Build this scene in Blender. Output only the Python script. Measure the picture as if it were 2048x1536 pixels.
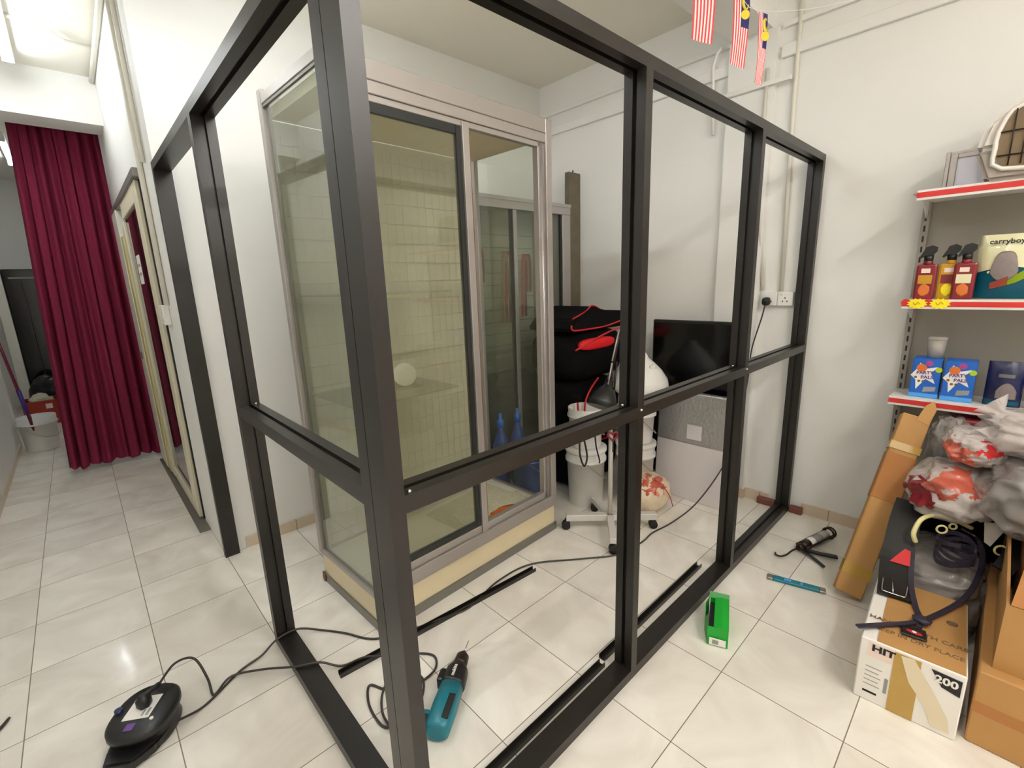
import bpy, bmesh, math, random
from mathutils import Vector, Matrix, noise
random.seed(7)
for o in list(bpy.data.objects): bpy.data.objects.remove(o)
SC = bpy.context.scene
COL = SC.collection

# ------------------------------------------------------------------ camera, world, exposure
cam = bpy.data.cameras.new('camera')
camo = bpy.data.objects.new('camera', cam); COL.objects.link(camo)
R = ((0.7276130742654063, -0.6851463079110095, -0.03396690910219215),
     (-0.17239801306994332, -0.13470854567002885, -0.9757727874935854),
     (0.6639714897852016, 0.7158408653320778, -0.2161335611908572))
camo.matrix_world = Matrix(((R[0][0], -R[1][0], -R[2][0], -1.60976),
                            (R[0][1], -R[1][1], -R[2][1], -0.582032),
                            (R[0][2], -R[1][2], -R[2][2], 1.525328), (0, 0, 0, 1)))
cam.sensor_width = 36.0
cam.lens = 922.446 / 2048 * 36
cam.clip_start = 0.02
SC.camera = camo
w = bpy.data.worlds.new('world'); SC.world = w; w.use_nodes = True
w.node_tree.nodes['Background'].inputs[0].default_value = (0.9, 0.95, 1, 1)
w.node_tree.nodes['Background'].inputs[1].default_value = 0.3
SC.view_settings.view_transform = 'Standard'
SC.view_settings.look = 'None'
SC.view_settings.gamma = 1
SC.view_settings.exposure = 0.78
SC.view_settings.use_curve_mapping = False
SC.cycles.use_denoising = True
SC.cycles.max_bounces = 10
SC.cycles.diffuse_bounces = 6
SC.cycles.glossy_bounces = 5
SC.cycles.transparent_max_bounces = 24
SC.cycles.caustics_reflective = False
SC.cycles.caustics_refractive = False
SC.cycles.sample_clamp_indirect = 6
TUBE = 62.0                      # brightness of the fluorescent tubes

# ------------------------------------------------------------------ materials
def lin(c):
    return tuple((x / 255 / 12.92) if x / 255 <= 0.04045 else ((x / 255 + 0.055) / 1.055) ** 2.4 for x in c) + (1,)
def mat(name, rgb, rough=0.5, metal=0.0, spec=0.5, var=0.0, scale=8.0, bump=0.0, bscale=40.0, coat=0.0, alpha=1.0, trans=0.0):
    m = bpy.data.materials.new(name); m.use_nodes = True
    nt = m.node_tree; b = nt.nodes['Principled BSDF']
    c = lin(rgb)
    b.inputs['Base Color'].default_value = c
    b.inputs['Roughness'].default_value = rough
    b.inputs['Metallic'].default_value = metal
    b.inputs['Specular IOR Level'].default_value = spec
    b.inputs['Coat Weight'].default_value = coat
    b.inputs['Alpha'].default_value = alpha
    b.inputs['Transmission Weight'].default_value = trans
    if var or bump:
        tc = nt.nodes.new('ShaderNodeTexCoord')
    if var:
        n = nt.nodes.new('ShaderNodeTexNoise'); n.inputs['Scale'].default_value = scale; n.inputs['Detail'].default_value = 4
        nt.links.new(tc.outputs['Object'], n.inputs['Vector'])
        mx = nt.nodes.new('ShaderNodeMix'); mx.data_type = 'RGBA'
        mx.inputs[6].default_value = tuple(v * (1 - var) for v in c[:3]) + (1,)
        mx.inputs[7].default_value = tuple(min(1, v * (1 + var)) for v in c[:3]) + (1,)
        nt.links.new(n.outputs['Fac'], mx.inputs[0]); nt.links.new(mx.outputs[2], b.inputs['Base Color'])
    if bump:
        n2 = nt.nodes.new('ShaderNodeTexNoise'); n2.inputs['Scale'].default_value = bscale
        nt.links.new(tc.outputs['Object'], n2.inputs['Vector'])
        bp = nt.nodes.new('ShaderNodeBump'); bp.inputs['Strength'].default_value = bump; bp.inputs['Distance'].default_value = 0.01
        nt.links.new(n2.outputs['Fac'], bp.inputs['Height']); nt.links.new(bp.outputs[0], b.inputs['Normal'])
    return m
def glass(name, tint, ior=1.5, rough=0.0, body=0.0, bodycol=(200, 210, 190)):
    m = bpy.data.materials.new(name); m.use_nodes = True
    nt = m.node_tree; nt.nodes.clear()
    out = nt.nodes.new('ShaderNodeOutputMaterial'); tr = nt.nodes.new('ShaderNodeBsdfTransparent')
    tr.inputs[0].default_value = tuple(tint) + (1,)
    gl = nt.nodes.new('ShaderNodeBsdfGlossy'); gl.inputs['Roughness'].default_value = rough
    fr = nt.nodes.new('ShaderNodeFresnel')
    ge = nt.nodes.new('ShaderNodeNewGeometry'); mi = nt.nodes.new('ShaderNodeMath'); mi.operation = 'MULTIPLY_ADD'   # the same reflectance from both faces of a pane
    nt.links.new(ge.outputs['Backfacing'], mi.inputs[0]); mi.inputs[1].default_value = 1 / ior - ior; mi.inputs[2].default_value = ior
    nt.links.new(mi.outputs[0], fr.inputs[0])
    mx = nt.nodes.new('ShaderNodeMixShader')
    src = tr
    if body:
        df = nt.nodes.new('ShaderNodeBsdfDiffuse'); df.inputs[0].default_value = lin(bodycol)
        m2 = nt.nodes.new('ShaderNodeMixShader'); m2.inputs[0].default_value = body
        nt.links.new(tr.outputs[0], m2.inputs[1]); nt.links.new(df.outputs[0], m2.inputs[2]); src = m2
    nt.links.new(fr.outputs[0], mx.inputs[0]); nt.links.new(src.outputs[0], mx.inputs[1]); nt.links.new(gl.outputs[0], mx.inputs[2])
    nt.links.new(mx.outputs[0], out.inputs[0])
    return m
def emit(name, rgb, s):
    m = bpy.data.materials.new(name); m.use_nodes = True
    b = m.node_tree.nodes['Principled BSDF']
    b.inputs['Emission Color'].default_value = lin(rgb); b.inputs['Emission Strength'].default_value = s
    return m
def film(name, rgb, op, rough=0.25):          # thin crumpled plastic film
    m = bpy.data.materials.new(name); m.use_nodes = True
    nt = m.node_tree; b = nt.nodes['Principled BSDF']
    b.inputs['Base Color'].default_value = lin(rgb); b.inputs['Roughness'].default_value = rough
    b.inputs['Alpha'].default_value = op; b.inputs['Specular IOR Level'].default_value = 0.8
    tc = nt.nodes.new('ShaderNodeTexCoord'); n = nt.nodes.new('ShaderNodeTexNoise')
    n.inputs['Scale'].default_value = 9; n.inputs['Detail'].default_value = 3; n.inputs['Distortion'].default_value = 1.5
    nt.links.new(tc.outputs['Object'], n.inputs['Vector'])
    bp = nt.nodes.new('ShaderNodeBump'); bp.inputs['Strength'].default_value = 0.45; bp.inputs['Distance'].default_value = 0.02
    nt.links.new(n.outputs['Fac'], bp.inputs['Height']); nt.links.new(bp.outputs[0], b.inputs['Normal'])
    return m

def floor_material():
    m = bpy.data.materials.new('floor_tiles'); m.use_nodes = True
    nt = m.node_tree; N = nt.nodes; L = nt.links; b = N['Principled BSDF']
    geo = N.new('ShaderNodeNewGeometry'); sep = N.new('ShaderNodeSeparateXYZ'); L.new(geo.outputs['Position'], sep.inputs[0])
    def math_(op, a, bb=None, c=None):
        n = N.new('ShaderNodeMath'); n.operation = op
        for i, v in enumerate((a, bb, c)):
            if v is None: continue
            if isinstance(v, (int, float)): n.inputs[i].default_value = v
            else: L.new(v, n.inputs[i])
        return n.outputs[0]
    ids = []; d = []
    for ax in (0, 1):
        s = math_('DIVIDE', sep.outputs[ax], 0.4)
        ids.append(math_('FLOOR', s))
        f = math_('FRACT', s)
        d.append(math_('MINIMUM', f, math_('SUBTRACT', 1.0, f)))
    edge = math_('MINIMUM', d[0], d[1])
    grout = math_('LESS_THAN', edge, 0.0042)
    cmb = N.new('ShaderNodeCombineXYZ'); L.new(ids[0], cmb.inputs[0]); L.new(ids[1], cmb.inputs[1])
    wn = N.new('ShaderNodeTexWhiteNoise'); wn.noise_dimensions = '3D'; L.new(cmb.outputs[0], wn.inputs['Vector'])
    vadd = N.new('ShaderNodeVectorMath'); vadd.operation = 'MULTIPLY_ADD'
    L.new(wn.outputs['Color'], vadd.inputs[0]); vadd.inputs[1].default_value = (9, 9, 9); L.new(geo.outputs['Position'], vadd.inputs[2])
    n1 = N.new('ShaderNodeTexNoise'); n1.inputs['Scale'].default_value = 2.6; n1.inputs['Detail'].default_value = 7; n1.inputs['Distortion'].default_value = 1.6
    L.new(vadd.outputs[0], n1.inputs['Vector'])
    cr = N.new('ShaderNodeValToRGB'); L.new(n1.outputs['Fac'], cr.inputs[0])
    cr.color_ramp.elements[0].position = 0.3; cr.color_ramp.elements[0].color = lin((222, 215, 205))
    cr.color_ramp.elements[1].position = 0.66; cr.color_ramp.elements[1].color = lin((242, 238, 229))
    hs = N.new('ShaderNodeHueSaturation'); L.new(cr.outputs[0], hs.inputs['Color'])
    L.new(math_('MULTIPLY_ADD', wn.outputs['Value'], 0.08, 0.96), hs.inputs['Value'])
    mx = N.new('ShaderNodeMix'); mx.data_type = 'RGBA'; L.new(grout, mx.inputs[0]); L.new(hs.outputs[0], mx.inputs[6])
    mx.inputs[7].default_value = lin((126, 112, 98))
    L.new(mx.outputs[2], b.inputs['Base Color'])
    L.new(math_('MULTIPLY_ADD', grout, 0.5, 0.11), b.inputs['Roughness'])
    b.inputs['Specular IOR Level'].default_value = 0.5
    n3 = N.new('ShaderNodeTexNoise'); n3.inputs['Scale'].default_value = 5.0
    L.new(vadd.outputs[0], n3.inputs['Vector'])
    bp = N.new('ShaderNodeBump'); bp.inputs['Strength'].default_value = 0.10; bp.inputs['Distance'].default_value = 0.02
    L.new(n3.outputs['Fac'], bp.inputs['Height']); L.new(bp.outputs[0], b.inputs['Normal'])
    return m
def skirting_material():
    m = mat('skirting_tiles', (205, 188, 166), 0.3, var=0.08, scale=6)
    nt = m.node_tree; N = nt.nodes; L = nt.links; b = N['Principled BSDF']
    geo = N.new('ShaderNodeNewGeometry'); sep = N.new('ShaderNodeSeparateXYZ'); L.new(geo.outputs['Position'], sep.inputs[0])
    add = N.new('ShaderNodeMath'); add.operation = 'ADD'; L.new(sep.outputs[0], add.inputs[0]); L.new(sep.outputs[1], add.inputs[1])
    dv = N.new('ShaderNodeMath'); dv.operation = 'DIVIDE'; L.new(add.outputs[0], dv.inputs[0]); dv.inputs[1].default_value = 0.4
    fr = N.new('ShaderNodeMath'); fr.operation = 'FRACT'; L.new(dv.outputs[0], fr.inputs[0])
    lt = N.new('ShaderNodeMath'); lt.operation = 'LESS_THAN'; L.new(fr.outputs[0], lt.inputs[0]); lt.inputs[1].default_value = 0.012
    old = b.inputs['Base Color'].links[0].from_socket
    mx = N.new('ShaderNodeMix'); mx.data_type = 'RGBA'; L.new(lt.outputs[0], mx.inputs[0]); L.new(old, mx.inputs[6]); mx.inputs[7].default_value = lin((130, 115, 98))
    L.new(mx.outputs[2], b.inputs['Base Color'])
    return m

M = {}
M['floor'] = floor_material(); M['skirt'] = skirting_material()
M['wall'] = mat('white_wall_paint', (232, 231, 227), 0.6, var=0.02, scale=2, bump=0.04, bscale=120)
M['ceil'] = mat('ceiling_paint', (236, 232, 220), 0.8)
M['black_alu'] = mat('black_powder_coated_aluminium', (22, 17, 13), 0.36, 0.0, 0.5, bump=0.01, bscale=400)
M['chrome'] = mat('bright_steel', (215, 215, 215), 0.2, 1.0)
M['alu'] = mat('satin_aluminium', (176, 170, 166), 0.38, 0.6, var=0.05, scale=5)
M['alu_d'] = mat('grey_aluminium', (132, 130, 124), 0.4, 0.6)
M['rubber'] = mat('black_rubber_gasket', (30, 32, 30), 0.45)
M['cream'] = mat('cream_laminate', (226, 212, 178), 0.4, var=0.05, scale=5)
M['backboard'] = mat('grey_white_backboard', (204, 200, 184), 0.5, var=0.04, scale=3)
M['white'] = mat('white_plastic', (232, 230, 226), 0.35)
M['offwhite'] = mat('offwhite_paint', (220, 216, 204), 0.45)
M['black'] = mat('black_plastic', (16, 16, 17), 0.4)
M['blackg'] = mat('glossy_black', (8, 8, 9), 0.12)
M['darkcloth'] = mat('black_nylon_cloth', (9, 8, 9), 0.9, spec=0.15, bump=0.2, bscale=220)
M['red'] = mat('red_trim', (190, 28, 34), 0.5)
M['redcloth'] = mat('red_mesh_cloth', (214, 16, 26), 0.6, bump=0.2, bscale=200)
M['card'] = mat('brown_cardboard', (176, 132, 78), 0.75, var=0.09, scale=6, bump=0.04, bscale=60)
M['card_d'] = mat('darker_cardboard', (166, 112, 62), 0.8, var=0.06, scale=6)
M['tape'] = mat('brown_packing_tape', (178, 142, 66), 0.25, coat=0.4)
M['cleartape'] = mat('clear_tape', (222, 208, 178), 0.2, coat=0.5)
M['glass'] = glass('clear_glass', (0.93, 0.96, 0.93), 1.52)
M['glass_side'] = glass('greenish_glass', (0.93, 0.95, 0.92), 1.65, body=0.05, bodycol=(190, 198, 182))  # pale diffuse share paints in the reflected white wall
M['glass_door'] = glass('tinted_green_glass', (0.84, 0.85, 0.78), 1.5, body=0.10, bodycol=(176, 174, 152))  # grey-olive diffuse share mixed into the pane
M['mirror'] = mat('dark_mirror_glass', (40, 36, 36), 0.02, 0.0, 1.0)
M['tube'] = emit('lit_fluorescent_tube', (255, 251, 246), TUBE)
M['tube_soft'] = emit('lit_single_tube', (244, 250, 255), TUBE * 0.55)
M['curtain'] = mat('maroon_curtain_cloth', (158, 54, 86), 0.8, spec=0.2, bump=0.1, bscale=250)
M['teal'] = mat('teal_plastic', (10, 112, 130), 0.35)
M['green'] = mat('green_carton', (8, 150, 40), 0.45, var=0.1, scale=20)
M['green_d'] = mat('green_carton_inside', (70, 140, 80), 0.7)
M['wood'] = mat('weathered_grey_wood', (104, 96, 80), 0.85, var=0.3, scale=14, bump=0.3, bscale=30)
M['brick'] = mat('red_brown_tile', (112, 62, 50), 0.5, var=0.2, scale=20)
M['rackgrey'] = mat('grey_steel_panel', (150, 144, 134), 0.5)
M['rackwhite'] = mat('white_steel_shelf', (226, 224, 220), 0.35)
M['railred'] = mat('red_price_strip', (196, 42, 40), 0.35)
M['yellow'] = mat('yellow_card', (250, 228, 24), 0.5)
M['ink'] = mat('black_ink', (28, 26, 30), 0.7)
M['paper'] = mat('white_paper', (236, 232, 226), 0.7)
M['pinkpaper'] = mat('pale_pink_print', (236, 214, 204), 0.7)
M['fadedink'] = mat('faded_brown_ink', (112, 88, 66), 0.8)
M['greyink'] = mat('grey_print', (150, 150, 150), 0.8)
M['orange'] = mat('orange_print', (206, 110, 40), 0.6)
M['news'] = mat('newsprint', (196, 192, 166), 0.85, var=0.28, scale=55)
M['silver'] = mat('silver_bubble_foil', (188, 188, 188), 0.3, 0.75, var=0.1, scale=6, bump=0.5, bscale=60)
M['foam'] = mat('white_foam_board', (216, 210, 210), 0.7)
M['blue'] = mat('blue_plastic', (26, 58, 128), 0.35)
M['navy'] = mat('navy_pouch', (20, 24, 66), 0.3)
M['boxblue'] = mat('blue_printed_carton', (16, 92, 184), 0.35)
M['boxsky'] = mat('sky_blue_print', (84, 160, 232), 0.35)
M['lime'] = mat('lime_print', (170, 196, 30), 0.4)
M['magenta'] = mat('magenta_print', (170, 60, 130), 0.5)
M['purple'] = mat('purple_print', (96, 60, 130), 0.5)
M['pale'] = mat('pale_yellow_pouch', (226, 222, 180), 0.3, coat=0.3)
M['pouchteal'] = mat('teal_pouch', (0, 108, 136), 0.28, coat=0.3)
M['litter'] = mat('grey_pellets', (186, 172, 170), 0.5, var=0.2, scale=60, coat=0.6)
M['winered'] = mat('wine_red_label', (120, 24, 34), 0.3)
M['amber'] = mat('amber_label', (190, 140, 30), 0.35)
M['bagwhite'] = film('white_bag_film', (222, 214, 210), 0.62, 0.2)
M['baggrey'] = film('grey_bag_film', (176, 170, 166), 0.55, 0.16)
M['bagcore'] = mat('smoky_grey_contents', (104, 100, 96), 0.6)
M['bagcorelight'] = mat('pale_contents', (196, 184, 178), 0.6)
M['bagclear'] = film('clear_bag_film', (205, 198, 190), 0.55, 0.15)
M['bagcream'] = film('cream_bag_film', (238, 218, 188), 0.95)
M['bagorange'] = film('orange_red_contents', (204, 88, 62), 0.75, 0.3)
M['cordy'] = mat('pale_yellow_cord', (226, 216, 158), 0.6)
M['strap'] = mat('dark_blue_leather_strap', (40, 36, 52), 0.45)
M['beltb'] = mat('black_leather_belt', (14, 13, 14), 0.4)
M['purplegrip'] = mat('purple_plastic', (64, 40, 130), 0.4)
M['maroonpole'] = mat('maroon_painted_pole', (118, 34, 60), 0.4)
M['redcrate'] = mat('orange_red_plastic', (156, 44, 22), 0.4)
M['gunmetal'] = mat('dark_brown_metal', (50, 38, 32), 0.4, 0.5)
M['lightbox'] = mat('lavender_white_panel', (238, 236, 252), 0.4)
M['pole'] = mat('grey_white_enamel', (206, 202, 196), 0.35)
M['cable'] = mat('dark_grey_cable', (52, 46, 44), 0.45)
M['flagred'] = mat('flag_red', (214, 66, 74), 0.7)
M['flagwhite'] = mat('flag_white', (240, 226, 222), 0.7)
M['flagblue'] = mat('flag_blue', (36, 34, 96), 0.7)
M['flagyellow'] = mat('flag_yellow', (224, 200, 56), 0.7)
M['doorcream'] = mat('cream_door_frame', (222, 214, 190), 0.4)
M['dooryellow'] = mat('yellow_green_edge', (196, 190, 128), 0.45)
M['carriertop'] = mat('white_carrier_shell', (226, 220, 212), 0.4)
M['carrierbase'] = mat('grey_carrier_tub', (160, 150, 142), 0.45)
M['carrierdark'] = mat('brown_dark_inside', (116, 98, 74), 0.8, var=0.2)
M['stain'] = mat('rusty_brown', (120, 84, 50), 0.9)

# ------------------------------------------------------------------ mesh builder
class MB:
    def __init__(s, X=None):
        s.bm = bmesh.new(); s.X = X or Matrix.Identity(4); s.mi = 0; s.sm = False
    def v(s, p): return s.bm.verts.new(s.X @ Vector(p))
    def f(s, vs, smooth=None):
        try: f = s.bm.faces.new(vs)
        except ValueError: return None
        f.material_index = s.mi; f.smooth = s.sm if smooth is None else smooth
        return f
    def box(s, x0, x1, y0, y1, z0, z1, bev=0.0, seg=1):
        vs = [s.v((x, y, z)) for z in (z0, z1) for y in (y0, y1) for x in (x0, x1)]
        fs = [s.f([vs[i] for i in q]) for q in ((0, 2, 3, 1), (4, 5, 7, 6), (0, 1, 5, 4), (2, 6, 7, 3), (0, 4, 6, 2), (1, 3, 7, 5))]
        if bev:
            es = set(e for f in fs for e in f.edges)
            bmesh.ops.bevel(s.bm, geom=list(es), offset=bev, segments=seg, affect='EDGES', profile=0.5)
        return s
    def prism(s, poly, ax, a0, a1):
        # poly: 2-d points in the two remaining axes (in x,y,z order)
        def p(q, a):
            l = list(q); l.insert(ax, a); return l
        A = [s.v(p(q, a0)) for q in poly]; B = [s.v(p(q, a1)) for q in poly]
        n = len(poly)
        for i in range(n): s.f([A[i], A[(i + 1) % n], B[(i + 1) % n], B[i]])
        s.f(A[::-1]); s.f(B)
        return s
    def cyl(s, p0, p1, r0, r1=None, n=16, caps=True):
        r1 = r0 if r1 is None else r1
        p0, p1 = Vector(p0), Vector(p1); d = (p1 - p0).normalized()
        u = d.orthogonal().normalized(); w_ = d.cross(u)
        A = []; B = []
        for i in range(n):
            a = 2 * math.pi * i / n; e = u * math.cos(a) + w_ * math.sin(a)
            A.append(s.v(p0 + e * r0)); B.append(s.v(p1 + e * r1))
        for i in range(n): s.f([A[i], A[(i + 1) % n], B[(i + 1) % n], B[i]], True)
        if caps: s.f(A[::-1], False); s.f(B, False)
        return s
    def lathe(s, prof, c, n=28, sx=1, sy=1):
        rings = []
        for r, z in prof:
            rings.append([s.v((c[0] + sx * r * math.cos(2 * math.pi * i / n), c[1] + sy * r * math.sin(2 * math.pi * i / n), c[2] + z)) for i in range(n)])
        for a, b in zip(rings, rings[1:]):
            for i in range(n): s.f([a[i], a[(i + 1) % n], b[(i + 1) % n], b[i]], True)
        s.f(rings[0][::-1], False); s.f(rings[-1], False)
        return s
    def tube(s, pts, r, n=8, sub=6, closed=False):
        pts = [Vector(p) for p in pts]
        if sub > 1 and len(pts) > 2:
            q = []
            m = len(pts)
            for i in range(m if closed else m - 1):
                if closed: a, b, c, d = (pts[(i + k) % m] for k in (-1, 0, 1, 2))
                else: a, b, c, d = pts[max(i - 1, 0)], pts[i], pts[i + 1], pts[min(i + 2, m - 1)]
                for k in range(sub):
                    t = k / sub
                    q.append(0.5 * ((2 * b) + (c - a) * t + (2 * a - 5 * b + 4 * c - d) * t * t + (3 * b - a - 3 * c + d) * t ** 3))
            if not closed: q.append(pts[-1])
            pts = q
        m = len(pts); rings = []; u = None
        for i, p in enumerate(pts):
            if closed: d = (pts[(i + 1) % m] - pts[i - 1]).normalized()
            else: d = (pts[min(i + 1, m - 1)] - pts[max(i - 1, 0)]).normalized()
            u = d.orthogonal().normalized() if u is None else (u - d * u.dot(d)).normalized()
            w_ = d.cross(u); rr = r(i / (m - 1)) if callable(r) else r
            rings.append([s.v(p + (u * math.cos(2 * math.pi * k / n) + w_ * math.sin(2 * math.pi * k / n)) * rr) for k in range(n)])
        for i in range(m if closed else m - 1):
            a, b = rings[i], rings[(i + 1) % m]
            for k in range(n): s.f([a[k], a[(k + 1) % n], b[(k + 1) % n], b[k]], True)
        if not closed: s.f(rings[0][::-1], False); s.f(rings[-1], False)
        return s
    def strap(s, pts, width, t, side, sub=5):
        # flat band along points; side = direction of its width
        pts = [Vector(p) for p in pts]; q = []
        m = len(pts)
        for i in range(m - 1):
            a, b, c, d = pts[max(i - 1, 0)], pts[i], pts[i + 1], pts[min(i + 2, m - 1)]
            for k in range(sub):
                t_ = k / sub
                q.append(0.5 * ((2 * b) + (c - a) * t_ + (2 * a - 5 * b + 4 * c - d) * t_ * t_ + (3 * b - a - 3 * c + d) * t_ ** 3))
        q.append(pts[-1]); rings = []; side = Vector(side).normalized()
        for i, p in enumerate(q):
            d = (q[min(i + 1, len(q) - 1)] - q[max(i - 1, 0)]).normalized()
            sd = (side - d * side.dot(d)).normalized(); nn = d.cross(sd)
            h = width / 2
            rings.append([s.v(p + sd * a + nn * b) for a, b in ((-h, -t), (h, -t), (h, t), (-h, t))])
        for a, b in zip(rings, rings[1:]):
            for k in range(4): s.f([a[k], a[(k + 1) % 4], b[(k + 1) % 4], b[k]])
        s.f(rings[0][::-1]); s.f(rings[-1])
        return s
    def blob(s, c, r, sub=4, amp=0.15, freq=3.0, seed=0, sq=1.0, ridge=False, zmin=None, stretch=(1, 1, 1), keep=None, grow=0.0):
        t = bmesh.new(); bmesh.ops.create_icosphere(t, subdivisions=sub, radius=1.0)
        mp = {}
        off = Vector((seed * 3.7, seed * 1.3, seed * 7.1))
        for v in t.verts:
            p = v.co.normalized()
            q = Vector([math.copysign(abs(x) ** sq, x) for x in p])
            ps = Vector((p.x * stretch[0], p.y * stretch[1], p.z * stretch[2])); n1 = noise.noise(ps * freq + off); n2 = noise.noise(ps * freq * 2.3 + off)
            if ridge: d = amp * (1 - 2 * abs(n1)) + amp * 0.6 * (1 - 2 * abs(n2)) - amp
            else: d = amp * n1 + amp * 0.4 * n2
            q = q * (1 + d + grow)
            z = c[2] + q.z * r[2]
            if zmin is not None: z = max(z, zmin + 0.002 * n1)
            mp[v.index] = s.v((c[0] + q.x * r[0], c[1] + q.y * r[1], z))
        for f in t.faces:
            if keep is None or keep(f.calc_center_median().normalized(), noise.noise(f.calc_center_median() * 5 + off)): s.f([mp[v.index] for v in f.verts], True)
        loose = [v for v in s.bm.verts if not v.link_faces]
        bmesh.ops.delete(s.bm, geom=loose, context='VERTS')
        t.free(); return s
    def disc(s, c, u, v_, r, n=20, t=0.001):
        u, v_ = Vector(u).normalized(), Vector(v_).normalized(); w_ = u.cross(v_) * t; c = Vector(c)
        A = [s.v(c + (u * math.cos(2 * math.pi * i / n) + v_ * math.sin(2 * math.pi * i / n)) * r) for i in range(n)]
        B = [s.v(c + w_ + (u * math.cos(2 * math.pi * i / n) + v_ * math.sin(2 * math.pi * i / n)) * r) for i in range(n)]
        for i in range(n): s.f([A[i], A[(i + 1) % n], B[(i + 1) % n], B[i]])
        s.f(A[::-1]); s.f(B); return s
    def slab(s, c, u, v_, pts, t=0.001):
        # flat polygon given in (u,v) coordinates about c with thickness t along u x v
        u, v_ = Vector(u).normalized(), Vector(v_).normalized(); w_ = u.cross(v_) * t; c = Vector(c)
        A = [s.v(c + u * a + v_ * b) for a, b in pts]; B = [s.v(c + w_ + u * a + v_ * b) for a, b in pts]
        n = len(pts)
        for i in range(n): s.f([A[i], A[(i + 1) % n], B[(i + 1) % n], B[i]])
        s.f(A[::-1]); s.f(B); return s

def worldloc(o):
    p = Vector((0, 0, 0))
    while o is not None: p += o.location; o = o.parent
    return p
def obj(name, mb, m, parent=None, loc=None, label=None):
    bmesh.ops.recalc_face_normals(mb.bm, faces=mb.bm.faces)
    base = worldloc(parent) if parent is not None else Vector((0, 0, 0))
    if loc is not None: base = Vector(loc)
    for v in mb.bm.verts: v.co -= base
    me = bpy.data.meshes.new(name); mb.bm.to_mesh(me); mb.bm.free()
    for x in (m if isinstance(m, (list, tuple)) else [m]): me.materials.append(M[x])
    o = bpy.data.objects.new(name, me); COL.objects.link(o)
    if parent is not None: o.parent = parent
    elif loc is not None: o.location = base
    if label: o['label'] = label
    return o
def tag(o, label, cat, group=None):
    o['label'] = label; o['category'] = cat
    if group: o['group'] = group
    return o
def thing(name, label, cat, loc, group=None):
    o = bpy.data.objects.new(name, None); COL.objects.link(o); o.location = loc; o.empty_display_size = 0.05
    return tag(o, label, cat, group)
def struct(name, mb, m, parent=None):
    o = obj(name, mb, m, parent)
    if parent is None: o['kind'] = 'structure'
    return o
def text(name, body, size, c, u, v_, m, parent, align='CENTER', ext=0.0004, bold=0.0, sx=1.0):
    cu = bpy.data.curves.new(name, 'FONT'); cu.body = body; cu.size = size; cu.extrude = ext; cu.offset = bold
    cu.align_x = align; cu.align_y = 'CENTER'; cu.resolution_u = 3
    u = Vector(u).normalized(); v_ = Vector(v_).normalized(); n = u.cross(v_)
    o = bpy.data.objects.new(name, cu); COL.objects.link(o); cu.materials.append(M[m])
    c = Vector(c) - (worldloc(parent) if parent is not None else Vector((0, 0, 0)))
    o.matrix_local = Matrix(((u.x * sx, v_.x, n.x, c.x), (u.y * sx, v_.y, n.y, c.y), (u.z * sx, v_.z, n.z, c.z), (0, 0, 0, 1)))
    bpy.context.view_layer.update()
    me = bpy.data.meshes.new_from_object(o.evaluated_get(bpy.context.evaluated_depsgraph_get()))
    mw = o.matrix_local.copy(); bpy.data.objects.remove(o)
    o = bpy.data.objects.new(name, me); COL.objects.link(o); o.matrix_local = mw
    if parent is not None: o.parent = parent
    return o

# ------------------------------------------------------------------ the setting
ZC = 3.12
struct('floor', MB().box(-4.5, 1.75, -5.2, 9.3, -0.08, 0.0), 'floor')
struct('ceiling', MB().box(-4.5, 1.75, -5.2, 9.3, ZC, ZC + 0.1), 'ceil')
struct('wall_right', MB().box(1.6, 1.7, -5.1, 2.41, 0, ZC), 'wall')
struct('wall_far', MB().box(-1.1, 1.7, 2.41, 2.51, 0, ZC), 'wall')
b = MB().box(-1.2, -1.1, 2.41, 2.97, 0, ZC); b.box(-1.2, -1.1, 2.97, 4.76, 2.2, ZC); b.box(-1.2, -1.1, 4.76, 9.0, 0, ZC)
struct('wall_corridor', b, 'wall')
struct('wall_left', MB().box(-2.36, -2.26, -5.1, 6.3, 0, ZC), 'wall')
b = MB().box(-2.36, -2.25, 6.3, 6.40, 0, ZC)
struct('trim_1', b, 'offwhite')
struct('wall_end', MB().box(-4.4, -1.1, 9.0, 9.1, 0, ZC), 'wall')
b = MB().box(-4.5, -4.4, 6.3, 9.1, 0, ZC); b.box(-4.4, -2.36, 6.2, 6.3, 0, ZC)
struct('wall_end_left', b, 'wall')
struct('wall_front', MB().box(-2.36, 1.7, -5.2, -5.1, 0, ZC), 'wall')
struct('beam', MB().box(-2.26, 1.6, 0.55, 0.79, 2.885, ZC), 'wall')
struct('beam_corridor', MB().box(-2.26, -1.2, 4.35, 4.64, 2.795, ZC), 'wall')
struct('column', MB().box(1.562, 1.6, 0.52, 0.79, 0, 2.885), 'wall')
b = MB()
for y0, y1 in ((-5.1, 0.165), (0.36, 0.52)): b.box(1.588, 1.6, y0, y1, 0, 0.07)
b.box(1.55, 1.562, 0.508, 0.79, 0, 0.07); b.box(1.562, 1.588, 0.508, 0.52, 0, 0.07); b.box(1.588, 1.6, 0.79, 2.41, 0, 0.07)
struct('baseboard_right', b, 'skirt')
struct('baseboard_far', MB().box(-1.09, 1.588, 2.398, 2.41, 0, 0.07), 'skirt')
struct('baseboard_left', MB().box(-2.26, -2.248, -5.1, 6.3, 0, 0.06), 'skirt')

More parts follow.
